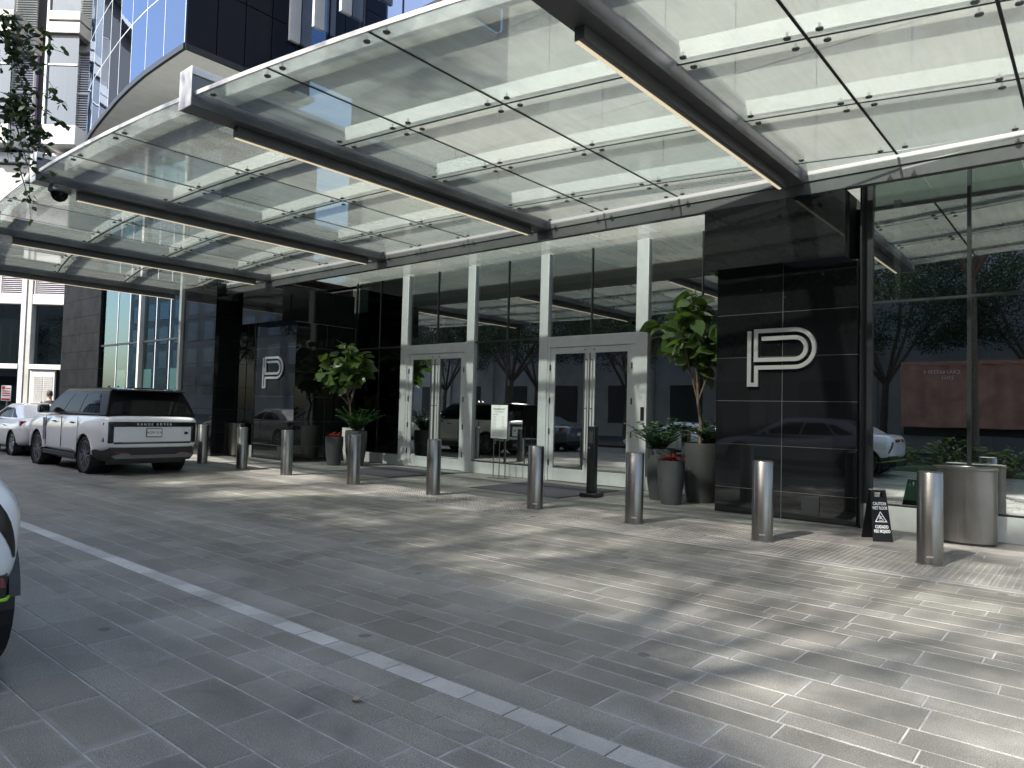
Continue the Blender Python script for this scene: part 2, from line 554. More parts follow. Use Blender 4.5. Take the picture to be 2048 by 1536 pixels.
M['fig_bark'] = pm('fig_bark', (0.20, 0.14, 0.10), 0.8, var=0.3, vscale=20, bump=0.5, bscale=50)
M['fig_leaf'] = mat_leaf('fig_leaf', (0.040, 0.078, 0.030), (0.078, 0.125, 0.042), (0.22, 0.26, 0.08), 0.34, 0.36)
M['zz_leaf'] = mat_leaf('zz_leaf', (0.016, 0.055, 0.016), (0.03, 0.085, 0.022), (0.06, 0.13, 0.03), 0.28, 0.12)
M['brom_leaf'] = mat_leaf('bromeliad_leaf', (0.07, 0.06, 0.025), (0.24, 0.035, 0.03), (0.48, 0.10, 0.09), 0.4, 0.2)
M['tree_leaf'] = mat_leaf('tree_leaf', (0.016, 0.034, 0.012), (0.030, 0.058, 0.018), (0.06, 0.09, 0.03), 0.45, 0.25)
M['shrub_leaf'] = mat_leaf('shrub_leaf', (0.05, 0.10, 0.03), (0.10, 0.18, 0.045), (0.24, 0.28, 0.07), 0.45, 0.25)
M['dry_leaf'] = pm('dry_leaf', (0.30, 0.24, 0.16), 0.8)
M['led'] = pm('warm_led', (0.9, 0.8, 0.6), 0.6, emit=(1.0, 0.84, 0.58), es=0.22)
M['paper'] = pm('white_sign', (0.80, 0.80, 0.77), 0.5)
M['ink'] = pm('dark_ink', (0.05, 0.05, 0.05), 0.6)
M['ink_grey'] = pm('grey_ink', (0.30, 0.30, 0.30), 0.6)
M['white_print'] = pm('white_print', (0.8, 0.8, 0.8), 0.6)
M['red_print'] = pm('red_print', (0.55, 0.03, 0.04), 0.5)
M['mat'] = pm('door_mat', (0.045, 0.043, 0.055), 0.95, bump=0.6, bscale=300)
M['concrete'] = pm('street_wall', (0.40, 0.385, 0.35), 0.8, var=0.15, vscale=0.8)
M['louvre_dark'] = pm('dark_louvre', (0.035, 0.037, 0.04), 0.6)
M['purple'] = pm('purple_back_panel', (0.24, 0.13, 0.34), 0.6)  # plain purple colour behind the louvres, no emission
M['container'] = pm('container_red', (0.38, 0.20, 0.165), 0.6, var=0.3, vscale=1.5)
M['rust'] = pm('rust_red', (0.30, 0.02, 0.02), 0.6)
M['skin'] = pm('skin', (0.42, 0.26, 0.19), 0.5)
M['dark_cloth'] = pm('charcoal_shirt', (0.03, 0.03, 0.033), 0.9)
M['cap_cloth'] = pm('olive_cap', (0.07, 0.062, 0.05), 0.9)
M['hair'] = pm('dark_hair', (0.03, 0.022, 0.016), 0.7)
M['jeans'] = pm('dark_trousers', (0.03, 0.035, 0.05), 0.9)
M['stain'] = pm('weathered_concrete', (0.36, 0.35, 0.325), 0.7, var=0.22, vscale=0.5)
M['wood_floor'] = pm('brass', (0.55, 0.42, 0.22), 0.35, metal=1.0)

M['pale_wall'] = pm('pale_wall_panel', (0.20, 0.195, 0.18), 0.6, var=0.08, vscale=1.0)

M['navy_panel'] = pm('navy_flank_panel', (0.004, 0.006, 0.012), 0.28, spec=0.25)
M['granite_dull'] = pm('dull_black_granite', (0.009, 0.0095, 0.010), 0.4, spec=0.08, var=0.3, vscale=2)
M['soffit_glow'] = mat_canopy('translucent_soffit')  # entrance soffit made translucent to glow with sun from above
M['seam'] = pm('pale_seam', (0.45, 0.48, 0.52), 0.5)
M['skid'] = pm('dark_silver', (0.16, 0.16, 0.165), 0.35, metal=0.6)
M['grout_dark'] = pm('dark_grout', (0.10, 0.10, 0.098), 0.95)
M['sign_black'] = pm('matt_black', (0.008, 0.008, 0.009), 0.6, spec=0.2)
M['gutter'] = pm('gutter_metal', (0.17, 0.173, 0.17), 0.45, metal=0.3, var=0.1)
M['cabin_black'] = pm('black_roof_paint', (0.005, 0.005, 0.006), 0.3, spec=0.12)
from mathutils.bvhtree import BVHTree
def conform_patch(body, corners, n, mat, name, parent, g=6, off=.005):
    """thin patch that hugs a body surface; corners TL,TR,BR,BL are cast along -n"""
    bm = bmesh.new(); bm.from_mesh(body.data); tree = BVHTree.FromBMesh(bm); bm.free()
    n = Vector(n).normalized()
    a, b, c, d = [Vector(p) for p in corners]
    v = []; f = []
    for i in range(g + 1):
        for j in range(g + 1):
            p = a.lerp(b, i / g).lerp(d.lerp(c, i / g), j / g)
            hit = tree.ray_cast(p + n * .6, -n)
            q = hit[0] if hit[0] is not None else p
            nn = hit[1] if hit[0] is not None else n
            v.append(tuple(q + (nn if nn.dot(n) > 0 else -nn) * off))
    for i in range(g):
        for j in range(g):
            f.append((i * (g + 1) + j, (i + 1) * (g + 1) + j, (i + 1) * (g + 1) + j + 1, i * (g + 1) + j + 1))
    return MB().add(v, f).build(name, mat, parent, smooth=True)
M['window_grey'] = mat_window('grey_facade_glass', (0.22, 0.26, 0.27), 0.16, 0.03, refl=(0.62, 0.70, 0.76))

# ================================================================== GROUND
def project(x, y, z=0.0):
    d = Vector((x, y, z - CAM_H))
    w = d.dot(_f)
    if w < 0.2: return None
    return 1024 + CAM_F * d.dot(_r) / w, 768 - CAM_F * d.dot(_u) / w, w

ground = MB().box(-900, 900, -900, 900, -0.5, -0.05).build('ground', M['asphalt'])
tag(ground, 'dark asphalt street beyond the paved forecourt', kind='structure')

def paver_shape(l, w, h=0.03, c=0.004):
    """box with a chamfered top edge, centred, top at z=0"""
    a, b = l / 2, w / 2
    v = [(-a + c, -b + c, 0), (a - c, -b + c, 0), (a - c, b - c, 0), (-a + c, b - c, 0),
         (-a, -b, -c), (a, -b, -c), (a, b, -c), (-a, b, -c),
         (-a, -b, -h), (a, -b, -h), (a, b, -h), (-a, b, -h)]
    f = [(0, 1, 2, 3)]
    for k in range(4):
        n = (k + 1) % 4
        f.append((4 + k, 4 + n, n, k)); f.append((8 + k, 8 + n, 4 + n, 4 + k))
    return v, f

def add_uv(me, uv):
    lay = me.uv_layers.new(name='UVMap')
    idx = np.empty(len(me.loops), dtype=np.int32); me.loops.foreach_get('vertex_index', idx)
    lay.data.foreach_set('uv', np.asarray(uv, dtype=np.float32)[idx].ravel())
def shape_uv(v):
    a = max(p[0] for p in v); b = max(p[1] for p in v)
    return [((p[0] + a) / (2 * a), (p[1] + b) / (2 * b)) for p in v]

def lay_pavers(parent, rows, x0, x1, mat, keep=300, lengths=((0.30, .22), (0.46, .26), (0.61, .52)), gap=0.008, name='paver', jit=0.0012):
    ls = [a for a, _ in lengths]; pr = np.array([b for _, b in lengths]); pr = pr / pr.sum()
    items = []
    for (ya, yb) in rows:
        x = x0 + rng.uniform(-0.6, 0)
        while x < x1:
            l = ls[rng.choice(len(ls), p=pr)]
            items.append((x + l / 2, (ya + yb) / 2, l - gap, (yb - ya) - gap))
            x += l
    def score(it):
        p = project(it[0], it[1])
        if p is None: return 0
        if not (-60 < p[0] < 2108 and -10 < p[1] < 1600): return 0
        return it[2] * it[3] / p[2] ** 3
    order = sorted(range(len(items)), key=lambda i: -score(items[i]))
    near = set(i for i in order[:keep] if score(items[i]) > 0)
    cache = {}
    vs = []; fs = []; rn = []; uvs = []
    for i, (x, y, l, w) in enumerate(items):
        dz = float(rng.uniform(-jit, jit)); tx = float(rng.uniform(-.0025, .0025)); ty = float(rng.uniform(-.0015, .0015))
        if i in near:
            key = (round(l, 3), round(w, 3))
            if key not in cache:
                v, f = paver_shape(*key)
                me = bpy.data.meshes.new(name); me.from_pydata(v, [], f); me.materials.append(mat); add_uv(me, shape_uv(v))
                cache[key] = me
            place(name, cache[key], parent, (x, y, dz), (tx, ty, float(rng.uniform(-.002, .002))))
        else:
            v, f = paver_shape(l, w)
            b = len(vs)
            vs.extend([(x + p[0], y + p[1], p[2] + dz + tx * p[1] - ty * p[0]) for p in v])
            fs.extend([tuple(b + k for k in q) for q in f])
            rn.extend([float(rng.random())] * 12); uvs.extend(shape_uv(v))
    if vs:
        me = bpy.data.meshes.new('outlying_pavers'); me.from_pydata(vs, [], fs); me.materials.append(mat); add_uv(me, uvs)
        at = me.attributes.new('rnd', 'FLOAT', 'POINT'); at.data.foreach_set('value', rn)
        o = place('outlying_pavers', me, parent); o.location = (0, 0, 0) if parent is None else Vector((0, 0, 0)) - origin(parent)
        o['kind'] = 'stuff'

drive = MB().box(-46, 6, -2.2, 7.965, -0.06, -0.0035).build('driveway', M['grout'])
tag(drive, 'grey stone paved driveway in front of the glass canopy', kind='structure')
ylines = [-2.0, -1.69, -1.49, -1.34, -1.03, -0.83, -0.52, -0.37, -0.17, 0.13, 0.33, 0.48, 0.79, 0.99, 1.22, 1.52, 1.73, 2.04, 2.24, 2.41, 2.56, 2.765]
ylines2 = [2.912, 3.16, 3.47, 3.67, 3.84, 4.07, 4.40, 4.61, 4.92, 5.12, 5.48, 5.63, 5.83, 6.15, 6.35, 6.66, 6.81, 7.02, 7.32, 7.52, 7.82, 7.96]
rows = list(zip(ylines[:-1], ylines[1:])) + list(zip(ylines2[:-1], ylines2[1:]))
lay_pavers(drive, rows, -38, 3.0, M['paver'], 270)
band = MB().box(-46, 6, 2.767, 2.910, -0.03, -0.003).build('pale_band', M['grout_dark'], drive)
lay_pavers(band, [(2.765, 2.912)], -36, 3.0, M['paver_pale'], 60, lengths=((0.305, 1.0),), name='band_stone')

walk = MB().box(-46, 8, 7.97, 13.2, -0.06, -0.0037).build('walkway', M['grout'])
tag(walk, 'sand coloured paved walkway between the kerb line and the entrance doors', kind='structure')
wl = [9.40, 9.71, 9.91, 10.22, 10.53, 10.73, 11.04, 11.34, 11.54, 11.85, 12.16, 12.46, 12.66, 12.97]
lay_pavers(walk, list(zip(wl[:-1], wl[1:])), -38, 4.0, M['paver_warm'], 240)
kerb = MB().box(-46, 8, 7.972, 8.098, -0.03, -0.0033).build('kerb_line', M['grout'], walk)
lay_pavers(kerb, [(7.97, 8.10)], -38, 4.0, M['kerb'], 60, lengths=((0.915, 1.0),), name='kerb_stone')

# tactile plates with truncated domes
def tactile_mesh():
    v, f = paver_shape(0.617, 0.617, 0.03, 0.003)
    mb = MB(); mb.add(v, f)
    n = 10
    for i in range(n):
        for j in range(n):
            cx = -0.617 / 2 + 0.617 * (i + .5) / n; cy = -0.617 / 2 + 0.617 * (j + .5) / n
            mb.lathe([(0.0155, -0.001), (0.0125, 0.004), (0.009, 0.0052)], (cx, cy, 0), 7)
    return mb.mesh('tactile_plate', M['tactile'])
tm = tactile_mesh()
for i in range(62):
    x = 1.33 - 0.625 * i
    for y in (8.4225, 9.0725 - 0.006):
        place('tactile_plate', tm, walk, (x, y, float(rng.uniform(-.0008, .0008))))

# planted strip and street wall across the road
strip = MB().box(-60, 30, -5.6, -2.25, -0.05, 0.10).build('planting_strip', M['soil'])
tag(strip, 'planted soil strip between the driveway and the street', kind='structure')

# ================================================================== TOWER BUILDING
T = empty('hotel_tower', (-10, 12, 0), 'dark glass hotel tower with recessed entrance and black granite columns', 'building')

def tile_grid(parent, name, mat, axis, a0, a1, z0, z1, ac, zc, plane, th=0.025, gap=0.009):
    """tiles (own objects) on a plane: axis 'x' -> a along x at y=plane facing -y ; axis 'y' -> a along y at x=plane facing +x"""
    for i in range(len(ac) - 1):
        for j in range(len(zc) - 1):
            A, B = ac[i] + gap / 2, ac[i + 1] - gap / 2
            Z0, Z1 = zc[j] + gap / 2, zc[j + 1] - gap / 2
            if axis == 'x': boxm(name, mat, A, B, plane - th, plane, Z0, Z1, parent)
            else: boxm(name, mat, plane, plane + th, A, B, Z0, Z1, parent)

ZT = [0.02, 0.43, 1.115, 1.80, 2.485, 3.17, 3.85]
def granite_column(x0, x1, label):
    core = MB().box(x0 + .008, x1 - .008, 10.904, 12.9, 0, 3.86).build('column', M['joint'], T)
    core['label'] = label
    tile_grid(core, 'granite_tile', M['granite'], 'x', x0, x1, 0, 3.85, [x0, (x0 + x1) / 2, x1], ZT, 10.925)
    tile_grid(core, 'granite_tile', M['granite'], 'y', 0, 0, 0, 3.85, [10.90, 11.9, 12.88], ZT, x1 - .03)
    # left flank
    for j in range(len(ZT) - 1):
        boxm('granite_tile', M['granite'], x0 + .002, x0 + .03, 10.905, 12.88, ZT[j] + .003, ZT[j + 1] - .003, core)
    # overhanging polished head
    hd = MB().box(x0 - .05, x1 - .07, 10.49, 12.86, 3.84, 4.80).build('column_head', M['granite'], core, bevel=.004)
    # floor box
    fb = MB().box(x0 + 1.36, x0 + 1.62, 10.882, 10.899, 0.12, 0.40).build('outlet_box', M['black_plastic'], core, bevel=.004)
    return core
granite_column(-4.865, -2.745, 'black granite tiled column carrying the bright P')
granite_column(-19.05, -16.95, 'black granite tiled column carrying the shaded P')

# pier further along
pier = MB().box(-22.15, -20.15, 10.245, 13.5, 0, 10.5).build('column', M['joint'], T)
pier['label'] = 'full height black granite pier beside the green window'
ZP = [0.02 + 0.685 * k for k in range(16)]
tile_grid(pier, 'granite_tile', M['granite'], 'x', 0, 0, 0, 0, [-22.17, -21.15, -20.13], ZP, 10.245)
tile_grid(pier, 'granite_tile', M['granite'], 'y', 0, 0, 0, 0, [10.22, 11.25], ZP, -20.15)
pier2 = MB().box(-32.9, -28.95, 10.23, 14, 0, 10.5).build('column', M['joint'], T)
pier2['label'] = 'wide black granite pier at the far end of the facade'
tile_grid(pier2, 'granite_tile', M['granite_dull'], 'x', 0, 0, 0, 0, [-32.92, -30.93, -28.93], ZP, 10.23)
tile_grid(pier2, 'granite_tile', M['granite_dull'], 'y', 0, 0, 0, 0, [10.21, 12.0, 13.9], ZP, -28.95)

def pane(name, mat, x0, x1, y, z0, z1, parent=None, th=0.012, axis='x'):
    mb = MB().box(x0, x1, y, y + th, z0, z1)
    mb.mi = [1, 1, 0, 1, 1, 1]
    return mb.build(name, [mat, M['clear']], parent)

# --- right hand shop window (y = 11.25)
xm = [-2.70, -1.43, 0.08, 1.59, 3.1, 4.6, 6.2]
for i in range(len(xm) - 1):
    for (z0, z1) in ((0.36, 3.235), (3.275, 5.18)):
        pane('window', M['window'], xm[i] + .02, xm[i + 1] - .02, 11.25, z0, z1, T)
for x in xm[1:]:
    boxm('mullion', M['frame_dark'], x - .022, x + .022, 11.21, 11.32, 0.36, 5.2, T)
boxm('transom', M['frame_dark'], -2.7, 6.2, 11.215, 11.31, 3.237, 3.273, T)
boxm('plinth', M['plinth'], -2.72, 6.2, 11.19, 11.36, 0.0, 0.335, T, bevel=.004)
boxm('glazing_bead', M['frame_dark'], -2.71, 6.2, 11.2, 11.33, 0.337, 0.36, T)
boxm('corner_post', M['frame_dark'], -2.715, -2.62, 11.2, 11.36, 0.36, 5.2, T)
boxm('corner_post', M['black'], -2.742, -2.718, 11.0, 11.4, 0.0, 5.2, T)

# --- entrance (y = 12.93)
YE = 12.93
mull = [(-14.92, -14.66), (-12.41, -12.16), (-10.08, -9.84), (-7.53, -7.25)]
for a, b in mull:
    MB().box(a, b, YE - .05, YE + .15, 0, 5.2).build('mullion', M['frame'], T, bevel=.006)
def glass_bay(x0, x1, z0, z1, split, mat='window'):
    xs = [x0] + split + [x1]
    for i in range(len(xs) - 1):
        pane('window', M[mat], xs[i] + .012, xs[i + 1] - .012, YE + .02, z0, z1, T)
    for s in split:
        boxm('mullion', M['frame_dark'], s - .011, s + .011, YE - .012, YE + .06, z0, z1, T)
glass_bay(-14.66, -12.41, 3.27, 5.19, [-13.54])
glass_bay(-12.16, -10.08, 3.27, 5.19, [-11.1])
glass_bay(-9.84, -7.53, 3.27, 5.19, [-8.68])
glass_bay(-7.25, -4.9, 3.27, 5.19, [-6.08])
glass_bay(-12.16, -10.08, 0.30, 3.23, [-11.1])
glass_bay(-7.25, -4.9, 0.30, 3.23, [-6.08])
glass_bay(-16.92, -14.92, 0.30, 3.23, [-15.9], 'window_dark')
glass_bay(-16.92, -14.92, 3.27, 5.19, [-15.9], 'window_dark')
for a, b in ((-12.16, -10.08), (-7.25, -4.9), (-16.92, -14.92)):
    boxm('plinth', M['plinth'], a, b, YE - .04, YE + .12, 0, 0.275, T, bevel=.004)
    boxm('glazing_bead', M['frame_dark'], a, b, YE - .02, YE + .08, 0.277, 0.30, T)
    boxm('transom', M['frame_dark'], a, b, YE - .012, YE + .07, 3.232, 3.268, T)
def double_door(x0, x1):
    fr = MB()
    fr.box(x0, x1, YE - .035, YE + .10, 3.02, 3.265)
    fr.box(x0, x0 + .07, YE - .035, YE + .10, 0, 3.018)
    fr.box(x1 - .07, x1, YE - .035, YE + .10, 0, 3.018)
    f = fr.build('door_frame', M['frame'], T, bevel=.004)
    xm_ = (x0 + x1) / 2
    for s, a, b in ((-1, x0 + .075, xm_ - .004), (1, xm_ + .004, x1 - .075)):
        d = MB()
        d.box(a, a + .13, YE - .02, YE + .035, 0.012, 3.015)
        d.box(b - .13, b, YE - .02, YE + .035, 0.012, 3.015)
        d.box(a + .131, b - .131, YE - .018, YE + .033, 0.012, 0.29)
        d.box(a + .131, b - .131, YE - .018, YE + .033, 2.87, 3.015)
        do = d.build('door', M['frame'], T, bevel=.004)
        pane('door_glass', M['window'], a + .13, b - .13, YE + .002, 0.29, 2.87, do, .01)
        hx = (b - .065) if s < 0 else (a + .065)
        h = MB()
        h.cyl((hx, YE - .115, .42), (hx, YE - .115, 2.86), .019, 12)
        for z in (.55, 1.65, 2.72): h.cyl((hx, YE - .115, z), (hx, YE - .02, z), .012, 8)
        h.build('handle', M['steel'], do, smooth=True)
        hg = (a + .01) if s < 0 else (b - .01)
        for z in (0.35, 1.05, 1.75, 2.5):
            boxm('hinge', M['frame_dark'], hg - .012, hg + .012, YE - .045, YE - .021, z, z + .13, do)
        boxm('closer_bolt', M['black_plastic'], xm_ - .02 + s * .12, xm_ + .02 + s * .12, YE - .03, YE - .021, 2.93, 2.95, do)
double_door(-14.66, -12.41)
double_door(-9.84, -7.53)
boxm('card_reader', M['black'], -7.38, -7.30, YE - .07, YE - .052, 1.42, 1.70, T, bevel=.005)

# recess side wall seen beyond the shaded P column
for j, (z0, z1) in enumerate(((0.02, 1.6), (1.62, 3.24), (3.26, 5.2))):
    for a, b in ((12.89, YE),):
        boxm('granite_tile', M['granite'], -16.98, -16.93, a, b, z0, z1, T)

# small window between the pier and the shaded column
for (z0, z1) in ((0.36, 3.235), (3.275, 4.95)):
    pane('window', M['window'], -20.1, -19.62, 11.25, z0, z1, T)
    pane('window', M['window'], -19.58, -19.07, 11.25, z0, z1, T)
boxm('mullion', M['frame_dark'], -19.62, -19.58, 11.21, 11.32, .36, 4.95, T)
boxm('transom', M['frame_dark'], -20.1, -19.07, 11.215, 11.31, 3.237, 3.273, T)
boxm('plinth', M['plinth'], -20.12, -19.05, 11.19, 11.36, 0, .335, T, bevel=.004)

# green curtain wall further left (y = 10.3)
xg = [-28.93, -27.5, -26.45, -25.35, -24.3, -23.25, -22.17]
for i in range(len(xg) - 1):
    for (z0, z1) in ((0.2, 3.57), (3.63, 7.0), (7.06, 10.4)):
        pane('window', M['window_green'], xg[i] + .02, xg[i + 1] - .02, 10.3, z0, z1, T)
for i, x in enumerate(xg[1:-1]):
    if i == 2: boxm('mullion', M['white'], x - .07, x + .07, 10.16, 10.36, 0, 10.5, T)
    else: boxm('mullion', M['seam'], x - .02, x + .02, 10.285, 10.33, 0, 10.5, T)
for z in (3.6, 7.03): boxm('transom', M['frame_dark'], -28.93, -22.17, 10.262, 10.358, z - .03, z + .03, T)
boxm('mullion', M['white'], -22.34, -22.2, 10.14, 10.36, 0, 10.5, T)
# pale roller blinds behind the green glass
for a, b in ((-28.6, -27.7), (-26.2, -25.5), (-24.1, -23.4), (-23.0, -22.4)):
    boxm('blind', M['white'], a, b, 10.7, 10.72, 0.3, 2.7, T)

# interior shell: floor, ceiling, back wall, side wall
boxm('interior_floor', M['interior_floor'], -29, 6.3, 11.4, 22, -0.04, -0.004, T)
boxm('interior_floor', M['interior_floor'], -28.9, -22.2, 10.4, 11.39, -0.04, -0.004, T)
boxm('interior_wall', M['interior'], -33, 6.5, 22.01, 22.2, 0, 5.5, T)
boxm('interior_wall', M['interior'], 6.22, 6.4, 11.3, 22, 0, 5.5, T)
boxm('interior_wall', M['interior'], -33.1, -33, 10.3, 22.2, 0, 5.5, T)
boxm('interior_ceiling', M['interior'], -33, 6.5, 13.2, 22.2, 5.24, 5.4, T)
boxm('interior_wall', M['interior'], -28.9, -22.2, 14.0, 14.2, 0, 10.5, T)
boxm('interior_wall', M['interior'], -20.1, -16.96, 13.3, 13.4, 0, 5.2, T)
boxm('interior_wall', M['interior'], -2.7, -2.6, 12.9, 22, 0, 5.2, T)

# soffit over the entrance; panels made translucent so sun from above brightens them
xs = -20.1
while xs < 6:
    sk = MB().box(xs + .006, min(xs + 1.19, 6.1), 10.66, 13.18, 5.215, 5.245)
    sk.mi = [0, 1, 1, 1, 1, 1]
    sk.build('soffit_panel', M['soffit'] if xs < -18 else [M['soffit_glow'], M['clear']], T)
    xs += 1.2
# wall above the canopy: dark blue glass with white fins (y = 11.25)
for i in range(17):
    x = -18.0 + 1.55 * i
    for k in range(7):
        z0 = 5.35 + 2.95 * k
        if i <= 3 and k < 2:  # lower panels set back to let sun onto the translucent soffit
            boxm('wall_panel', M['pale_wall'], x + .008, x + 1.542, 13.22, 13.26, z0 + .006, z0 + 2.944, T)
            continue
        if i > 3 and k < 3:
            boxm('wall_panel', M['pale_wall'], x + .008, x + 1.542, 13.22, 13.26, z0 + .006, z0 + 2.944, T)
            continue
        pane('window', M['window_blue'], x + .04, x + 1.51, 11.25, z0 + .02, z0 + 2.93, T)
    if i > 4: MB().box(x - .035, x + .035, 10.98, 11.24, 14.3, 26).build('fin', M['white'], T)
for k in range(2, 8):
    boxm('spandrel', M['frame_dark'], -18, -11.85 if k < 3 else 8.4, 11.262, 11.4, 5.35 + 2.95 * k - .03, 5.35 + 2.95 * k + .02, T)
boxm('back_wall', M['interior'], -18, -11.9, 12.2, 12.4, 11.3, 26, T)
boxm('soffit', M['soffit'], -18, -11.98, 11.3, 13.2, 11.15, 11.24, T)
boxm('back_wall', M['interior'], -11.9, 8.4, 12.2, 12.4, 14.3, 26, T)
boxm('side_wall', M['pale_wall'], -11.95, -11.83, 11.42, 13.2, 11.25, 14.2, T)
boxm('soffit', M['soffit'], -11.8, 8.4, 11.3, 13.2, 14.1, 14.2, T)
for x in (-17.9, -16.72, -15.48, -14.24, -13.0): MB().box(x - .05, x + .05, 10.9, 11.235, 12.02, 26).build('fin', M['white'], T)
# overhanging curved volume, soffit at 10.6 m
ZS = 10.6
curve = [(-18.0, 8.0), (-19.2, 8.0), (-20.4, 8.02), (-21.6, 8.10), (-22.8, 8.22), (-24.0, 8.38), (-25.2, 8.55), (-26.4, 8.74), (-27.5, 8.95), (-28.4, 9.25), (-29.1, 9.75), (-29.5, 10.5)]
poly = curve + [(-29.5, 11.9), (-18.02, 11.9)]
sp = MB().prism(poly[::-1], ZS, ZS + .12).build('soffit', M['soffit'], T, fix=True)
edge = MB()
for i in range(len(curve) - 1):
    (xa, ya), (xb, yb) = curve[i], curve[i + 1]
    edge.hexa([(xb, yb - .03, ZS - .02), (xa, ya - .03, ZS - .02), (xa, ya + .05, ZS - .02), (xb, yb + .05, ZS - .02)],
              [(xb, yb - .03, ZS + .13), (xa, ya - .03, ZS + .13), (xa, ya + .05, ZS + .13), (xb, yb + .05, ZS + .13)])
edge.box(-18.02, -17.95, 8.02, 11.2, ZS - .02, ZS + .13)
edge.build('edge_trim', M['frame_dark'], T, fix=True)
for k in range(8):
    z0 = ZS + .15 + 1.75 * k; z1 = z0 + 1.72
    for i in range(len(curve) - 4):
        (xa, ya), (xb, yb) = curve[i], curve[i + 1]
        cp = MB().hexa([(xb + .012, yb, z0), (xa - .012, ya, z0), (xa - .012, ya + .02, z0), (xb + .012, yb + .02, z0)],
                  [(xb + .012, yb, z1), (xa - .012, ya, z1), (xa - .012, ya + .02, z1), (xb + .012, yb + .02, z1)])
        cp.mi = [1, 1, 0, 1, 1, 1]; cp.build('window', [M['window_blue'], M['clear']], T)
        MB().hexa([(xa - .012, ya - .004, z0), (xa + .012, ya - .004, z0), (xa + .012, ya + .01, z0), (xa - .012, ya + .01, z0)],
                  [(xa - .012, ya - .004, z1), (xa + .012, ya - .004, z1), (xa + .012, ya + .01, z1), (xa - .012, ya + .01, z1)]).build('seam', M['seam'], T)
        MB().hexa([(xb, yb - .004, z1), (xa, ya - .004, z1), (xa, ya + .01, z1), (xb, yb + .01, z1)],
                  [(xb, yb - .004, z1 + .03), (xa, ya - .004, z1 + .03), (xa, ya + .01, z1 + .03), (xb, yb + .01, z1 + .03)]).build('seam', M['seam'], T)
    # black glazed flank facing right
    for j in range(4):
        y0 = 8.05 + .79 * j
        boxm('flank_panel', M['navy_panel'], -18.02, -17.99, y0 + .01, y0 + .77, z0, z1, T)
sl = MB()
for k in range(90):
    z0 = ZS + .3 + .15 * k
    for i in range(len(curve) - 4, len(curve) - 1):
        (xa, ya), (xb, yb) = curve[i], curve[i + 1]
        sl.hexa([(xb, yb, z0), (xa, ya, z0), (xa, ya + .06, z0), (xb, yb + .06, z0)], [(xb, yb, z0 + .09), (xa, ya, z0 + .09), (xa, ya + .06, z0 + .09), (xb, yb + .06, z0 + .09)])
slo = sl.build('louvre_slats', M['beam_light'], T); slo['kind'] = 'stuff'
inner = MB().prism([(x + .12 * (1 if x < -18.1 else -1), y + .12) for x, y in curve] + [(-29.3, 11.8), (-18.15, 11.8)], ZS + .2, ZS + 14.5)
inner.build('core_wall', M['interior'], T, fix=True)
# wall between the green glass head and the soffit handled by the piers

# ================================================================== CANOPY
K = empty('glass_canopy', (-8.2, 7.0, 4.95), 'steel framed glass canopy spanning the entrance drive', 'canopy')
beams = [-22.70, -17.85, -12.98, -8.20, -3.52, 1.25, 6.05]
def yrow(base, X):
    return base + 0.0117 * (X + 12.2) ** 2
bases = [3.55, 5.55, 7.30, 9.12]
YB = 10.62
ZG = 5.12
def ybeam0(X): return yrow(3.50, X)
gxs = []
for i in range(len(beams) - 1):
    a, b = beams[i], beams[i + 1]
    gxs += [(a, a + 1.37), (a + 1.37, a + 2.82), (a + 2.82, b)]
sub = MB()
fit_m = MB().lathe([(0.0, -0.018), (0.030, -0.018), (0.036, -0.012), (0.036, -0.002), (0.010, -0.002), (0.010, 0.05), (0.0, 0.05)], n=14, cap=False).mesh('fitting', M['beam'], smooth=True)
idx = 0
for bx in beams:
    y0 = ybeam0(bx)
    mb = MB()
    mb.box(bx - .15, bx + .15, y0, YB - .12, 4.97, 5.02)         # bottom flange
    mb.box(bx - .115, bx + .115, y0 + .01, YB - .12, 5.02, 5.34)  # web box
    mb.build('beam', M['beam'], K, bevel=.006)
    MB().box(bx - .15, bx + .15, y0 - .012, y0 - .001, 4.96, 5.43).box(bx - .13, bx + .13, y0, y0 + .7, 5.345, 5.43).build('beam_end', M['beam_light'], K, bevel=.006)
    # cover that carries the upper flange
    MB().box(bx - .15, bx + .15, y0 + .71, YB - .12, 5.345, 5.40).build('beam_flange', M['beam_light'], K)
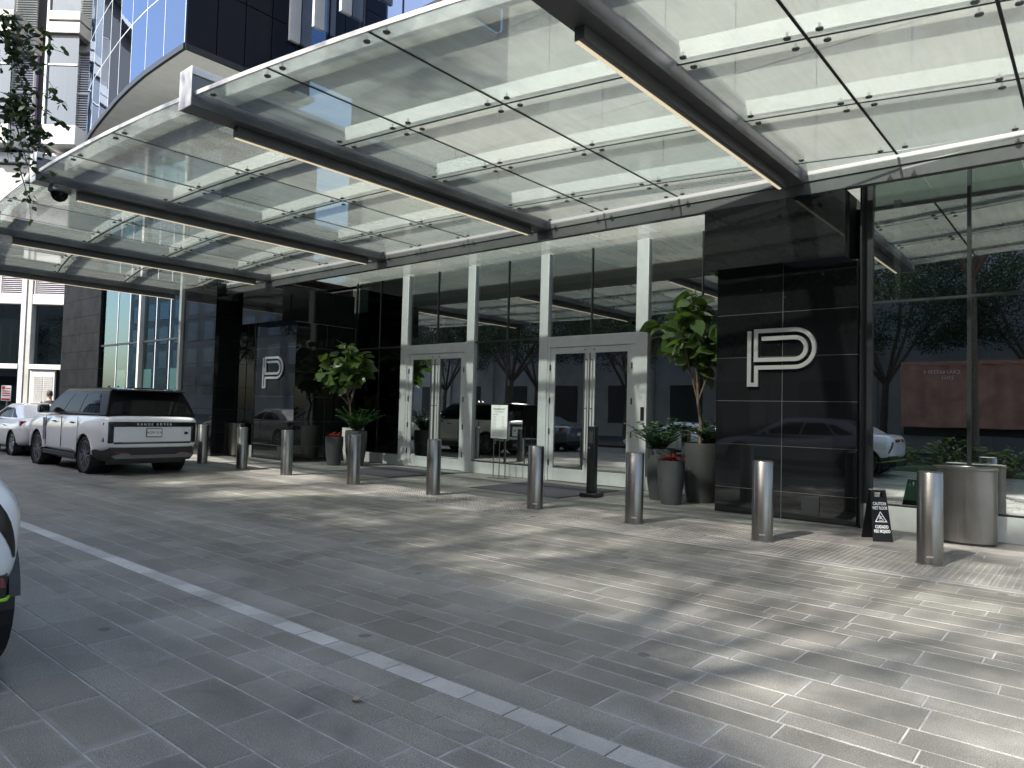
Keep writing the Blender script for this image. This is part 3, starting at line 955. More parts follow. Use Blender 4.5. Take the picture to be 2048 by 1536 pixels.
for (xa, xb) in gxs:
    ea = .16 if any(abs(xa - b) < .01 for b in beams) else .015
    eb = .16 if any(abs(xb - b) < .01 for b in beams) else .015
    A, B = xa + ea, xb - eb
    for r in range(4):
        ya0, yb0 = yrow(bases[r], A), yrow(bases[r], B)
        ya1 = yrow(bases[r + 1], A) if r < 3 else YB - .16
        yb1 = yrow(bases[r + 1], B) if r < 3 else YB - .16
        lim = YB - .16
        if min(ya0, yb0) > lim - .06: continue
        ya0, yb0 = min(ya0, lim - .05), min(yb0, lim - .05)
        ya1 = min(ya1, lim); yb1 = min(yb1, lim)
        g = .015
        drops = (idx * 7919) % 13 in (3,) or (r == 0 and abs(xa + 9.98 + .18) < .5) or (r == 1 and abs(xa + 8.2) < .2)
        idx += 1
        pn = MB().hexa([(A, ya0 + g, ZG), (B, yb0 + g, ZG), (B, yb1 - g, ZG), (A, ya1 - g, ZG)],
                  [(A, ya0 + g, ZG + .016), (B, yb0 + g, ZG + .016), (B, yb1 - g, ZG + .016), (A, ya1 - g, ZG + .016)]
                  )
        pn.mi = [0, 1, 1, 1, 1, 1]
        pn.build('glass_pane', [M['canopy_drops'] if drops else M['canopy'], M['clear']], K)
        if ya1 - ya0 < .4 or yb1 - yb0 < .4: continue
        if xb > -24:
            for (px, py) in ((A + .13, ya0 + .12), (B - .13, yb0 + .12), (A + .13, ya1 - .12), (B - .13, yb1 - .12)):
                p = project(px, py, ZG)
                if p and -30 < p[0] < 2080 and -30 < p[1] < 1000:
                    place('fitting', fit_m, K, (px, py, ZG))
    # silicone joints
    if eb < .1:
        MB().box(xb - .0145, xb + .0145, yrow(bases[0], xb), YB - .17, ZG - .002, ZG + .012).build('joint', M['silicone'], K)
    for r in range(1, 4):
        ya, yb = yrow(bases[r], A), yrow(bases[r], B)
        if max(ya, yb) > YB - .3: continue
        MB().hexa([(A, ya - .0145, ZG - .0012), (B, yb - .0145, ZG - .0012), (B, yb + .0145, ZG - .0012), (A, ya + .0145, ZG - .0012)],
                  [(A, ya - .0145, ZG + .0125), (B, yb - .0145, ZG + .0125), (B, yb + .0145, ZG + .0125), (A, ya + .0145, ZG + .0125)]).build('joint', M['silicone'], K)
# purlins above the glass, one per row and bay
for i in range(len(beams) - 1):
    a, b = beams[i] + .13, beams[i + 1] - .13
    for r in range(0, 4):
        segs = 3
        mb = MB()
        for s in range(segs):
            xa = a + (b - a) * s / segs; xb = a + (b - a) * (s + 1) / segs
            o = .34 if r == 0 else .06
            ya, yb = yrow(bases[r] + o, xa), yrow(bases[r] + o, xb)
            if max(ya, yb) > YB - .35: continue
            mb.hexa([(xa, ya, 5.21), (xb, yb, 5.21), (xb, yb + .075, 5.21), (xa, ya + .075, 5.21)],
                    [(xa, ya, 5.40), (xb, yb, 5.40), (xb, yb + .075, 5.40), (xa, ya + .075, 5.40)])
        if mb.v: mb.build('purlin', M['purlin'], K)
# back gutter and beam along the building
boxm('gutter', M['gutter'], -22.95, 6.4, YB - .13, YB - .02, 4.99, 5.30, K)
boxm('edge_beam', M['beam'], -23.1, 6.4, YB - .105, YB + .02, 4.81, 4.985, K)
# drip edge glass strip along the outer rim
rim = MB()
for k in range(55):
    xa = -22.83 + k * .525; xb = xa + .525
    rim.hexa([(xa, yrow(3.535, xa), 5.105), (xb, yrow(3.535, xb), 5.105), (xb, yrow(3.552, xb), 5.105), (xa, yrow(3.552, xa), 5.105)],
             [(xa, yrow(3.535, xa), 5.155), (xb, yrow(3.535, xb), 5.155), (xb, yrow(3.552, xb), 5.155), (xa, yrow(3.552, xa), 5.155)])
rim.build('rim', M['beam_light'], K)

# linear lights slung under the beams
names = {-3.52: 'nearest the camera', -8.20: 'second from the camera', -12.98: 'third from the camera', -17.85: 'fourth from the camera', -22.70: 'last before the green window'}
for bx in (-22.70, -17.85, -12.98, -8.20, -3.52, 1.25):
    y0 = yrow(4.15, bx); y1 = 10.15
    lab = 'warm linear light under the canopy beam ' + names.get(bx, 'beyond the window, out of view')
    L = empty('linear_light', (bx - .05, y0, 4.85), lab, 'light', 'linear canopy lights')
    MB().box(bx - .105, bx + .005, y0, y1, 4.845, 4.968).build('housing', M['beam'], L, bevel=.004)
    boxm('diffuser', M['led'], bx - .10, bx - .062, y0 + .01, y1 - .01, 4.836, 4.8445, L)

# dome camera at the end of the third beam
dc = empty('dome_camera', (-12.75, 3.95, 4.97), 'black dome camera hanging from a canopy beam end', 'camera')
MB().lathe([(.13, 4.965), (.16, 4.94), (.16, 4.88), (.13, 4.86)], (-12.9, 3.86, 0), 20).build('mount', M['gutter'], dc, smooth=True)
MB().lathe([(.125, 4.86), (.115, 4.80), (.08, 4.75), (.03, 4.725), (0.002, 4.72)], (-12.9, 3.86, 0), 20).build('dome', M['car_glass'], dc, smooth=True)

# steel letters P, stroked as three bent bars
def ptp(path, w):
    """flat stroke polygon quads along a path (x,z)"""
    q = []
    for i in range(len(path) - 1):
        q.append((path[i], path[i + 1]))
    return q
def letter_P(x0, zb, yface, label):
    L = empty('letter_sign', (x0 + .5, yface, zb), label, 'sign', 'steel P signs')
    W_, th = .062, .035
    def stroke(pts, name):
        P = [Vector((p[0], 0, p[1])) for p in pts]
        n = len(P)
        left = []; right = []
        for i in range(n):
            t0 = (P[i] - P[i - 1]).normalized() if i > 0 else (P[1] - P[0]).normalized()
            t1 = (P[i + 1] - P[i]).normalized() if i < n - 1 else t0
            n0 = Vector((-t0.z, 0, t0.x)); n1 = Vector((-t1.z, 0, t1.x))
            m = (n0 + n1); m = m.normalized() if m.length > 1e-6 else n0
            s = 1 / max(.3, m.dot(n0))
            left.append(P[i] + m * W_ / 2 * s); right.append(P[i] - m * W_ / 2 * s)
        mb = MB()
        for i in range(n - 1):
            a, b, c, d = right[i], right[i + 1], left[i + 1], left[i]
            y0, y1 = yface - .055, yface - .055 + th
            mb.hexa([(a.x, y0, a.z), (b.x, y0, b.z), (c.x, y0, c.z), (d.x, y0, d.z)], [(a.x, y1, a.z), (b.x, y1, b.z), (c.x, y1, c.z), (d.x, y1, d.z)])
        mb.build(name, M['letter'], L, fix=True)
        bk = MB()
        for i in range(0, n - 1, max(1, (n - 1) // 3)):
            p = P[i] * .5 + P[i + 1] * .5
            bk.cyl((p.x, yface - .02, p.z), (p.x, yface + .0, p.z), .012, 8)
        bk.build('standoff', M['black_plastic'], L)
    h = .87
    # outer line: left stem, foot, then up the inner stem line
    def arc(cx, cz, r, a0, a1, n=14):
        return [(cx + r * math.cos(math.radians(a0 + (a1 - a0) * k / n)), cz + r * math.sin(math.radians(a0 + (a1 - a0) * k / n))) for k in range(n + 1)]
    xr = x0 + .73
    zc = zb + .575
    o = W_ / 2
    stroke([(x0 + o, zb + h), (x0 + o, zb + o), (x0 + .175 - o, zb + o), (x0 + .175 - o, zb + .265 + o)] + arc(xr, zb + .58, .315 - o, -90, 90) + [(x0 + .105 + o, zb + h + .025 - o), (x0 + .105 + o, zb + .385 + o)] + arc(xr, zb + .58, .195 - o, -90, 90)[0:] + [(x0 + .225, zb + .775 - o)], 'bent_bar')
letter_P(-4.335, 2.02, 10.9, 'bright brushed steel letter P on the large black column')
letter_P(-18.52, 2.02, 10.9, 'dull steel letter P on the shaded far black column')

# ================================================================== BOLLARDS
bol_x = [-17.83, -15.87, -13.96, -11.56, -9.32, -6.98, -5.146, -3.316, -1.486]
bol_lab = ['steel bollard beside the rear of the white estate car, first of the row',
           'steel bollard in front of the far steel bin, second of the row',
           'steel bollard in front of the shaded P column, third of the row',
           'steel bollard in front of the far fig planter, fourth of the row',
           'steel bollard in front of the far double doors, fifth of the row',
           'steel bollard beside the menu stand and near doors, sixth of the row',
           'steel bollard in front of the bromeliad planter, seventh of the row',
           'steel bollard in front of the bright P column, eighth of the row',
           'steel bollard overlapping the near oval bin, last of the row']
R_ = .127
bm_tube = MB().lathe([(R_, 0.0), (R_, .985), (R_ - .003, .990)], n=40, cap=False).mesh('tube', M['steel'], smooth=True)
bm_cap = MB().lathe([(R_ - .004, .985), (R_ - .004, .993), (R_ - .010, .999), (.002, 1.001)], n=40).mesh('cap', M['steel'], smooth=True)
bm_ring = MB().lathe([(R_ + .012, .0), (R_ + .012, .006), (R_ + .001, .010)], n=40).mesh('base_ring', M['beam'], smooth=True)
bm_lab = MB().add([(-.035, 0, 0), (.035, 0, 0), (.035, 0, .022), (-.035, 0, .022)], [(0, 1, 2, 3)]).mesh('maker_plate', M['chrome'])
for i, x in enumerate(bol_x):
    y = 8.85 + (0.06 if i in (4, 5) else 0)
    b = empty('bollard', (x, y, 0), bol_lab[i], 'bollard', 'steel bollards along the kerb')
    place('tube', bm_tube, b, (x, y, 0), (0, 0, i * 1.3)); place('cap', bm_cap, b, (x, y, 0)); place('base_ring', bm_ring, b, (x, y, 0))
    if i >= 5:
        a = math.atan2(-y, -x)
        place('maker_plate', bm_lab, b, (x + math.cos(a) * (R_ + .0015), y + math.sin(a) * (R_ + .0015), .085), (0, 0, a + math.pi / 2))

# ================================================================== OVAL BINS
def bin_(x, y, sx, sy, label):
    b = empty('litter_bin', (x, y, 0), label, 'bin', 'oval steel bins')
    MB().lathe([(1, .03), (1, .93)], (x, y, 0), 56, sx=sx, sy=sy, cap=False).build('shell', M['steel'], b, smooth=True)
    MB().lathe([(.97, .0), (.97, .03)], (x, y, 0), 40, sx=sx, sy=sy).build('foot', M['black'], b, smooth=True)
    MB().lathe([(1.0, .932), (1.035, .945), (1.035, .965), (.99, .975), (.55, .978), (.53, .962), (.0, .955)], (x, y, 0), 56, sx=sx, sy=sy, cap=False).build('lid', M['steel'], b, smooth=True, angle=30)
    MB().lathe([(.50, .966), (.46, .968), (.0, .968)], (x, y, 0), 40, sx=sx, sy=sy, cap=False).build('opening', M['black'], b, smooth=True)
bin_(-1.42, 10.78, .355, .23, 'large oval steel bin beside the caution sign at the window')
bin_(-20.05, 10.95, .33, .22, 'oval steel bin far off beside the black pier')

# ================================================================== PLANTERS
def pot(x, y, r, h, label, mat='pot', group='tapered charcoal planters'):
    p = empty('planter', (x, y, 0), label, 'planter', group)
    MB().lathe([(r * .70, 0), (r * .74, h * .06), (r * .90, h * .38), (r * .99, h * .72), (r, h * .9), (r * .985, h), (r * .93, h), (r * .92, h * .93)], (x, y, 0), 40, cap=False).build('body', M[mat], p, smooth=True, angle=50)
    MB().lathe([(.001, h * .93), (r * .93, h * .93)], (x, y, 0), 24, cap=False).build('soil', M['soil'], p)
    MB().lathe([(r * .69, .001), (r * .69, .002)], (x, y, 0), 24).build('foot', M['black'], p)
    return p
def leaf_blade(L, Wd, n=6, fold=.25, droop=.5, wavy=.0, shape='fig'):
    """leaf lying along +x from the origin, normal +z ; returns verts, faces (3 columns)"""
    v = []; f = []
    for i in range(n + 1):
        t = i / n
        if shape == 'fig': w = Wd * (math.sin(math.pi * min(1, t ** .72)) * (.62 + .45 * t)) * (1 if t < 1 else 0) + .004
        else: w = Wd * math.sin(math.pi * t ** .8) + .002
        x = L * t * (1 - .10 * droop * t); z = -droop * L * .35 * t * t
        wz = fold * w + wavy * w * math.sin(t * 9)
        v += [(x, -w, z + wz), (x, 0, z), (x, w, z + wz * .9)]
    for i in range(n):
        for k in range(2):
            a = i * 3 + k
            f.append((a, a + 3, a + 4, a + 1))
    return v, f
def orient(d, roll, p):
    d = Vector(d).normalized()
    up = Vector((0, 0, 1)) if abs(d.z) < .95 else Vector((1, 0, 0))
    y = up.cross(d).normalized(); z = d.cross(y)
    R3 = Matrix((d, y, z)).transposed().to_4x4()
    return Matrix.Translation(p) @ R3 @ Matrix.Rotation(roll, 4, 'X')

def fig_tree(x, y, zpot, ztop, crown_r, seed, label, lean=(0, 0), nleaf=90, sparse=.0):
    r = random.Random(seed)
    t = empty('fig_tree', (x, y, zpot), label, 'plant', 'fiddle leaf figs')
    tips = []
    st = MB()
    zb = zpot + (ztop - zpot) * .38
    main = [(x, y, zpot - .05), (x + lean[0] * .2 + .03, y, zpot + (zb - zpot) * .35), (x + lean[0] * .35 - .03, y + .02, zpot + (zb - zpot) * .7), (x + lean[0] * .5, y + lean[1] * .5, zb)]
    st.tube(main, [.032, .028, .027, .024], 9)
    for k in range(6):
        a = k * 2 * math.pi / 6 + r.uniform(-.4, .4)
        rr = crown_r * r.uniform(.45, .8)
        e = Vector((x + lean[0] + rr * math.cos(a), y + lean[1] + rr * math.sin(a) * .8, zb + (ztop - zb) * r.uniform(.35, .9)))
        s = Vector(main[2 + (k % 2)])
        mid = s.lerp(e, .5) + Vector((0, 0, -.05))
        st.tube([s, mid, e], [.018, .013, .008], 6)
        tips.append((s.lerp(e, .35), e))
    tips.append((Vector(main[3]), Vector((x + lean[0], y + lean[1], ztop - .1))))
    st.tube([main[3], (x + lean[0], y + lean[1], ztop - .1)], [.02, .008], 6)
    st.build('trunk', M['fig_bark'], t, smooth=True)
    for k in range(nleaf):
        s, e = tips[k % len(tips)]
        u = .15 + .85 * ((k // len(tips)) + r.random()) / (nleaf / len(tips))
        p = s.lerp(e, min(1, u))
        a = r.uniform(0, 2 * math.pi)
        d = Vector((math.cos(a), math.sin(a), r.uniform(-.75, .75)))
        L = r.uniform(.26, .48) * (1.05 if u > .4 else .85)
        v, f = leaf_blade(L, L * .42, 6, r.uniform(.05, .45), r.uniform(.2, 1.6), r.uniform(0, .22))
        Mx = orient(d, r.uniform(-1.2, 1.2), p + d * .05)
        MB().add(v, f, 0, Mx).tube([Mx.inverted() @ p, (0, 0, 0)], .004, 4, False, 0, Mx).build('leaf', M['fig_leaf'], t, smooth=True, angle=80)
    return t
def zz_plant(x, y, z, rad, h, seed, label, stems=20):
    r = random.Random(seed)
    t = empty('zz_plant', (x, y, z), label, 'plant', 'glossy zz plants')
    for k in range(stems):
        a = r.uniform(0, 2 * math.pi); out = rad * r.uniform(.25, 1.0); hh = h * r.uniform(.55, 1.0)
        b = Vector((x + .08 * math.cos(a), y + .08 * math.sin(a), z - .04))
        path = [b + Vector((math.cos(a) * out * u ** 1.6, math.sin(a) * out * u ** 1.6, hh * (u - .28 * u * u * (out / rad)))) for u in (0, .2, .4, .6, .8, 1)]
        mb = MB().tube(path, [.011, .010, .008, .006, .005, .003], 5)
        for j in range(20):
            u = .2 + .8 * j / 20
            i = min(4, int(u * 5)); p = path[i].lerp(path[i + 1], u * 5 - i)
            tg = (path[i + 1] - path[i]).normalized()
            side = tg.cross(Vector((0, 0, 1))); side = side.normalized() if side.length > .01 else Vector((1, 0, 0))
            sgn = 1 if j % 2 else -1
            d = side * sgn + tg * .55 + Vector((r.uniform(-.2, .2), r.uniform(-.2, .2), r.uniform(-.1, .35)))
            L = .10 * r.uniform(.8, 1.25)
            v, f = leaf_blade(L, L * .26, 3, .25, .4, 0, 'zz')
            mb.add(v, f, 0, orient(d, r.uniform(-.4, .4), p))
        mb.build('frond', M['zz_leaf'], t, smooth=True, angle=80)
    return t
def bromeliad(x, y, z, rad, seed, label):
    r = random.Random(seed)
    t = empty('bromeliad', (x, y, z), label, 'plant', 'red bromeliads')
    for q in range(4):
        cx, cy = x + rad * .42 * math.cos(q * 1.6), y + rad * .42 * math.sin(q * 1.6)
        for k in range(15):
            a = k * 2.399 + r.uniform(-.2, .2)
            el = .25 + .9 * (k / 15)
            d = Vector((math.cos(a) * math.cos(el), math.sin(a) * math.cos(el), math.sin(el)))
            L = r.uniform(.17, .27)
            v, f = leaf_blade(L, .016, 4, .5, 1.1, 0, 'zz')
            MB().add(v, f, 0, orient(d, r.uniform(-.2, .2), (cx, cy, z - .01))).build('leaf', M['brom_leaf'], t, smooth=True, angle=80)
    return t
# near group
pot(-5.62, 12.02, .36, 1.06, 'largest charcoal planter holding the near fig tree')
pot(-6.28, 11.72, .27, .93, 'tall charcoal planter with a zz plant beside the near door')
pot(-5.83, 11.27, .235, .76, 'small charcoal planter with red bromeliads near the bright P column')
fig_tree(-5.66, 12.02, 1.0, 4.0, .95, 3, 'fiddle leaf fig tree with broad leaves beside the bright P column', (-.08, -.1), 165)
zz_plant(-6.30, 11.72, .90, .72, .72, 5, 'dark glossy zz plant in the planter beside the near door', 36)
zz_plant(-5.50, 12.20, 1.02, .42, .55, 6, 'dark glossy foliage growing around the near fig trunk', 18)
bromeliad(-5.83, 11.27, .74, .19, 8, 'red bromeliads in the small planter near the bright P column')
# far group
pot(-15.25, 11.72, .29, .93, 'tall charcoal planter with a zz plant in the dark recess')
pot(-15.62, 11.30, .235, .76, 'small charcoal planter with red bromeliads in the dark recess')
pot(-15.95, 12.15, .30, .98, 'pale round planter holding the far fig tree', 'pot_pale', 'pale planters')
fig_tree(-15.95, 12.05, .92, 3.42, 1.2, 12, 'fiddle leaf fig tree against the dark recess glass', (-.15, -.15), 160)
zz_plant(-15.25, 11.72, .90, .7, .8, 15, 'dark glossy zz plant in the far planter', 36)
bromeliad(-15.62, 11.30, .74, .19, 18, 'red bromeliads in the far small planter')

# ================================================================== SMALL STREET ITEMS
# kiosk post
kp = empty('reader_post', (-7.33, 11.05, 0), 'slim black card reader post in front of the near doors', 'post')
KM = Matrix.Translation((-7.33, 11.05, 0)) @ Matrix.Rotation(math.radians(8), 4, 'Z')
MB().box(-.17, .17, -.17, .17, 0, .075, 0, KM).build('base', M['black'], kp, bevel=.012)
MB().box(-.075, .075, -.075, .075, .076, 1.30, 0, KM).build('column', M['black'], kp, bevel=.006)
MB().box(-.055, .045, -.083, -.0755, .98, 1.20, 0, KM).build('screen', M['black_plastic'], kp, bevel=.003)
MB().box(-.052, .0, -.083, -.0755, .82, .95, 0, KM).build('reader', M['black_plastic'], kp)
MB().lathe([(.001, 0), (.009, 0), (.009, .004)], n=12, M=KM @ Matrix.Translation((-.03, -.083, .90)) @ Matrix.Rotation(math.radians(90), 4, 'X')).build('button', M['white_print'], kp)

# menu stand
ms = empty('menu_stand', (-10.74, 12.3, 0), 'white framed menu board on slim steel legs by the glass', 'sign')
MM = Matrix.Translation((-10.76, 12.34, 0)) @ Matrix.Rotation(math.radians(-6), 4, 'Z')
MB().box(-.285, .285, -.012, .012, .90, 1.69, 0, MM).build('board_back', M['black'], ms, bevel=.004)
MB().box(-.275, .275, -.019, -.0125, .91, 1.68, 0, MM).build('menu_sheet', M['paper'], ms)
lg = MB()
for x in (-.20, .0, .20):
    MB().cyl(tuple(MM @ Vector((x, .02, 0.0))), tuple(MM @ Vector((x, .02, 1.2))), .011, 8).build('leg', M['steel'], ms)
MB().box(-.24, .24, -.14, .16, 0.001, .012, 0, MM).build('foot_plate', M['steel'], ms)
hd = place('heading', text_mesh('PARAMOUNT', .058, .001, M['ink'], bold=.0005, space=1.15), ms)
hd.location = (MM @ Vector((0, -.021, 1.585))) - ms.location; hd.rotation_euler = (math.radians(90), 0, math.radians(-6))
hd = place('heading', text_mesh('P', .05, .001, M['ink']), ms)
hd.location = (MM @ Vector((0, -.021, 1.64))) - ms.location; hd.rotation_euler = (math.radians(90), 0, math.radians(-6))
ln = MB()
for (a, b, z, h) in [(-.17, .17, 1.53, .008), (-.14, .14, 1.51, .006), (-.2, -.04, 1.455, .012)] + [(-.2, -.1, 1.41 - .032 * k, .007) for k in range(9)] + [(.09, .17, 1.41 - .032 * k, .007) for k in range(9)] + [(-.22, .2 - .03 * (k % 3), 1.10 - .024 * k, .007) for k in range(7)]:
    ln.box(a, b, -.0215, -.0195, z, z + h, 0, MM)
ln.build('print_lines', M['ink_grey'], ms)

# caution sign
cs = empty('caution_sign', (-2.30, 10.12, 0), 'black folding wet floor caution sign beside the bright P column', 'sign')
CM = Matrix.Translation((-2.30, 10.13, 0)) @ Matrix.Rotation(math.radians(38), 4, 'Z')
def sign_panel(name, sgn):
    # leaning panel: top at y=0, bottom at y = -.15*sgn... built in its own plane (x, s) then tilted
    H, wb, wt = .655, .125, .098
    def P(x, s, d): return (x, -sgn * (.15 * (1 - s / H) + .008) - sgn * d, s * .985)
    mb = MB()
    def quad(x0b, x1b, s0, x0t, x1t, s1):
        a = [P(x0b, s0, 0), P(x1b, s0, 0), P(x1t, s1, 0), P(x0t, s1, 0)]
        b = [P(x0b, s0, .010), P(x1b, s0, .010), P(x1t, s1, .010), P(x0t, s1, .010)]
        mb.hexa(a, b, 0, CM)
    def hw(s): return wb + (wt - wb) * s / H
    quad(-hw(.0), hw(.0), 0.0, -hw(.555), hw(.555), .555)
    quad(-hw(.556), -.052, .556, -hw(.62), -.05, .62)
    quad(.052, hw(.556), .556, .05, hw(.62), .62)
    quad(-hw(.621), hw(.621), .621, -hw(H), hw(H), H)
    mb.build(name, M['sign_black'], cs, fix=True)
sign_panel('front_panel', 1); sign_panel('rear_panel', -1)
MB().box(-.10, .10, -.02, .02, .640, .652, 0, CM).build('hinge_bar', M['ink_grey'], cs)
tilt = math.atan2(.15, .655 * .985)
def sign_put(me, x, s, name, fit=None):
    o = place(name, me, cs)
    xs_ = [q.co.x for q in me.vertices]
    sw = (fit / (max(xs_) - min(xs_))) if fit else 1.0
    p = CM @ Vector((x, -(.15 * (1 - s / .655) + .008) - .0125, s * .985))
    o.matrix_local = Matrix.Translation(p - cs.location) @ Matrix.Rotation(math.radians(38), 4, 'Z') @ Matrix.Rotation(math.radians(90) - tilt, 4, 'X') @ Matrix.Diagonal((sw, 1, 1, 1))
sign_put(text_mesh('CAUTION', .056, .0008, M['white_print'], bold=.001), 0, .475, 'lettering', .165)
sign_put(text_mesh('WET FLOOR', .056, .0008, M['white_print'], bold=.001), 0, .420, 'lettering', .19)
sign_put(text_mesh('CUIDADO', .056, .0008, M['white_print'], bold=.001), 0, .185, 'lettering', .165)
sign_put(text_mesh('PISO MOJADO', .056, .0008, M['white_print'], bold=.001), 0, .130, 'lettering', .20)
tri = MB()
A3 = [(-.078, -.06), (.078, -.06), (0, .078)]
B3 = [(-.061, -.050), (.061, -.050), (0, .058)]
for i in range(3):
    j = (i + 1) % 3
    tri.add([(*A3[i], 0), (*A3[j], 0), (*B3[j], 0), (*B3[i], 0)], [(0, 1, 2, 3)])
def bar(p, q, w):
    p = Vector((*p, 0)); q = Vector((*q, 0)); d = (q - p).normalized(); n = Vector((-d.y, d.x, 0)) * w / 2
    tri.add([p - n, q - n, q + n, p + n], [(0, 1, 2, 3)])
tri.lathe([(.001, 0), (.009, 0)], (-.012, .022, 0), 10, cap=False)
bar((-.010, .012), (.006, -.014), .013); bar((.004, -.012), (-.024, -.020), .008); bar((.006, -.014), (.030, -.028), .008); bar((-.008, .006), (.024, .010), .006); bar((-.010, .008), (-.030, -.004), .006); bar((-.03, -.040), (.036, -.040), .005)
sign_put(tri.mesh('warning_triangle', M['white_print']), 0, .305, 'warning_triangle')

# door mats
for cx, lab in ((-8.68, 'dark ribbed mat lying in front of the near double doors'), (-13.3, 'dark ribbed mat lying in front of the far double doors')):
    o = MB().box(cx - 1.05, cx + 1.15, 10.3, 12.35, .0035, .011).build('door_mat', M['mat'])
    tag(o, lab, 'mat', 'door mats')

# fallen leaf on the near paving
v, f = leaf_blade(.06, .022, 5, .5, -1.4, .3, 'zz')
o = MB().add(v, f, 0, Matrix.Translation((-3.02, 2.35, .004)) @ Matrix.Rotation(.7, 4, 'Z')).build('fallen_leaf', M['dry_leaf'])
tag(o, 'single dry fallen leaf on the grey pavers', 'leaf')

# pale green lounge chairs inside the shop window
def lounge(x, y, rz, label):
    c = empty('lounge_chair', (0, 0, 0), label, 'chair', 'lounge chairs behind the window')
    MB().lathe([(.10, .02), (.06, .06), (.05, .34)], n=16).build('pedestal', M['chrome'], c, smooth=True)
    MB().lathe([(.33, .34), (.40, .40), (.40, .46), (.34, .50), (.001, .50)], n=28).build('seat', M['mint'], c, smooth=True)
    rings = []
    for k in range(15):
        a = math.radians(-115 + 230 * k / 14)
        h = .92 - .30 * abs((k - 7) / 7) ** 2.2
        ca, sa = math.cos(a), math.sin(a)
        rings.append([(.38 * ca, .38 * sa, .36), (.44 * ca, .44 * sa, .40), (.50 * ca, .50 * sa, h - .04), (.47 * ca, .47 * sa, h), (.42 * ca, .42 * sa, h - .03), (.34 * ca, .34 * sa, .42)])
    MB().loft(rings).build('backrest', M['mint'], c, smooth=True, fix=True)
    c.location = (x, y, 0); c.rotation_euler = (0, 0, rz)
lounge(-2.22, 12.05, math.radians(-60), 'pale green lounge chair behind the window near the caution sign')
lounge(-.55, 12.1, math.radians(-100), 'pale green lounge chair behind the window beyond the oval bin')

# ================================================================== CARS
def wheel_meshes(R, Wd, spokes, rim_r, mat_spoke, mat_rim):
    """wheel axis along y, outer face at +y ; returns tyre, rim, hub meshes"""
    ty = MB()
    prof = [(rim_r, -Wd / 2 + .01), (rim_r + .02, -Wd / 2), (R - .03, -Wd / 2), (R - .008, -Wd / 2 + .02), (R, -Wd / 2 + .05), (R, Wd / 2 - .05), (R - .008, Wd / 2 - .02), (R - .03, Wd / 2), (rim_r + .02, Wd / 2), (rim_r, Wd / 2 - .012)]
    RX = Matrix.Rotation(math.radians(-90), 4, 'X')
    ty.lathe(prof, n=40, cap=False, M=RX)
    tyre = ty.mesh('tyre', M['rubber'], smooth=True)
    rm = MB()
    rm.lathe([(rim_r, -Wd / 2 + .02), (rim_r - .005, Wd / 2 - .014), (rim_r - .022, Wd / 2 - .012), (rim_r - .03, Wd / 2 - .05), (rim_r - .05, 0)], n=40, cap=False, M=RX, mi=0)
    rm.lathe([(.001, Wd / 2 - .02), (.055, Wd / 2 - .022), (.07, Wd / 2 - .05)], n=20, cap=False, M=RX, mi=0)
    for k in range(spokes):
        for off in (-.13, .13):
            a = 2 * math.pi * k / spokes
            a1 = a + off * 1.7
            p0 = (.05 * math.cos(a), .05 * math.sin(a)); p1 = ((rim_r - .015) * math.cos(a1), (rim_r - .015) * math.sin(a1))
            d = Vector((p1[0] - p0[0], p1[1] - p0[1])).normalized(); n = Vector((-d.y, d.x)) * .016
            y0, y1 = Wd / 2 - .055, Wd / 2 - .022
            q = [(p0[0] - n.x, p0[1] - n.y), (p1[0] - n.x * .8, p1[1] - n.y * .8), (p1[0] + n.x * .8, p1[1] + n.y * .8), (p0[0] + n.x, p0[1] + n.y)]
            rm.hexa([(x, y0, z) for x, z in q], [(x, y1, z) for x, z in q], mi=0)
    rim = rm.mesh('rim', mat_spoke, smooth=True, angle=30)
    hub = MB().lathe([(rim_r - .06, -.02), (rim_r - .06, .0), (.10, .02), (.001, .02)], n=28, M=RX, cap=False).mesh('brake_disc', mat_rim, smooth=True)
    return tyre, rim, hub

def car_body(name, stations, parent, mat, wheels, wr, cutdepth, fix_sub=2):
    """stations: (x, zb, zt, wlow, wmid, wtop, crown); smooth loft with cut wheel arches"""
    rings = []
    for (x, zb, zt, wl, wm, wt, cr) in stations:
        zm = zb + (zt - zb) * .50
        half = [(0, zb), (wl * .6, zb), (wl * .93, zb + .01), (wl, zb + .07), (wm, zm), (wm, zb + (zt - zb) * .72), (wt, zt - .05), (wt - .05, zt - .004), (wt * .6, zt + cr * .75), (0, zt + cr)]
        ring = [(x, y, z) for y, z in half] + [(x, -y, z) for y, z in half[-2:0:-1]]
        rings.append(ring)
    mb = MB().loft(rings, cap=True)
    o = mb.build(name, mat, parent, smooth=True, fix=True, angle=60)
    for p in o.data.polygons: p.use_smooth = True
    m = o.modifiers.new('s', 'SUBSURF'); m.levels = fix_sub; m.render_levels = fix_sub
    cut = MB()
    for (x, y) in wheels:
        s = 1 if y > 0 else -1
        cut.cyl((x, y - s * cutdepth, wr * 1.0), (x, y + s * .5, wr * 1.0), wr * 1.13, 40)
    c = cut.build('wheel_arch_cut', M['black_plastic'], parent)
    bo = o.modifiers.new('b', 'BOOLEAN'); bo.operation = 'DIFFERENCE'; bo.object = c; bo.solver = 'EXACT'
    apply_mods(o)
    bpy.data.objects.remove(c)
    o.data.materials.clear(); o.data.materials.append(mat)
    for p in o.data.polygons: p.use_smooth = True; p.material_index = 0
    o.data.set_sharp_from_angle(angle=math.radians(38))
    o.name = name
    return o

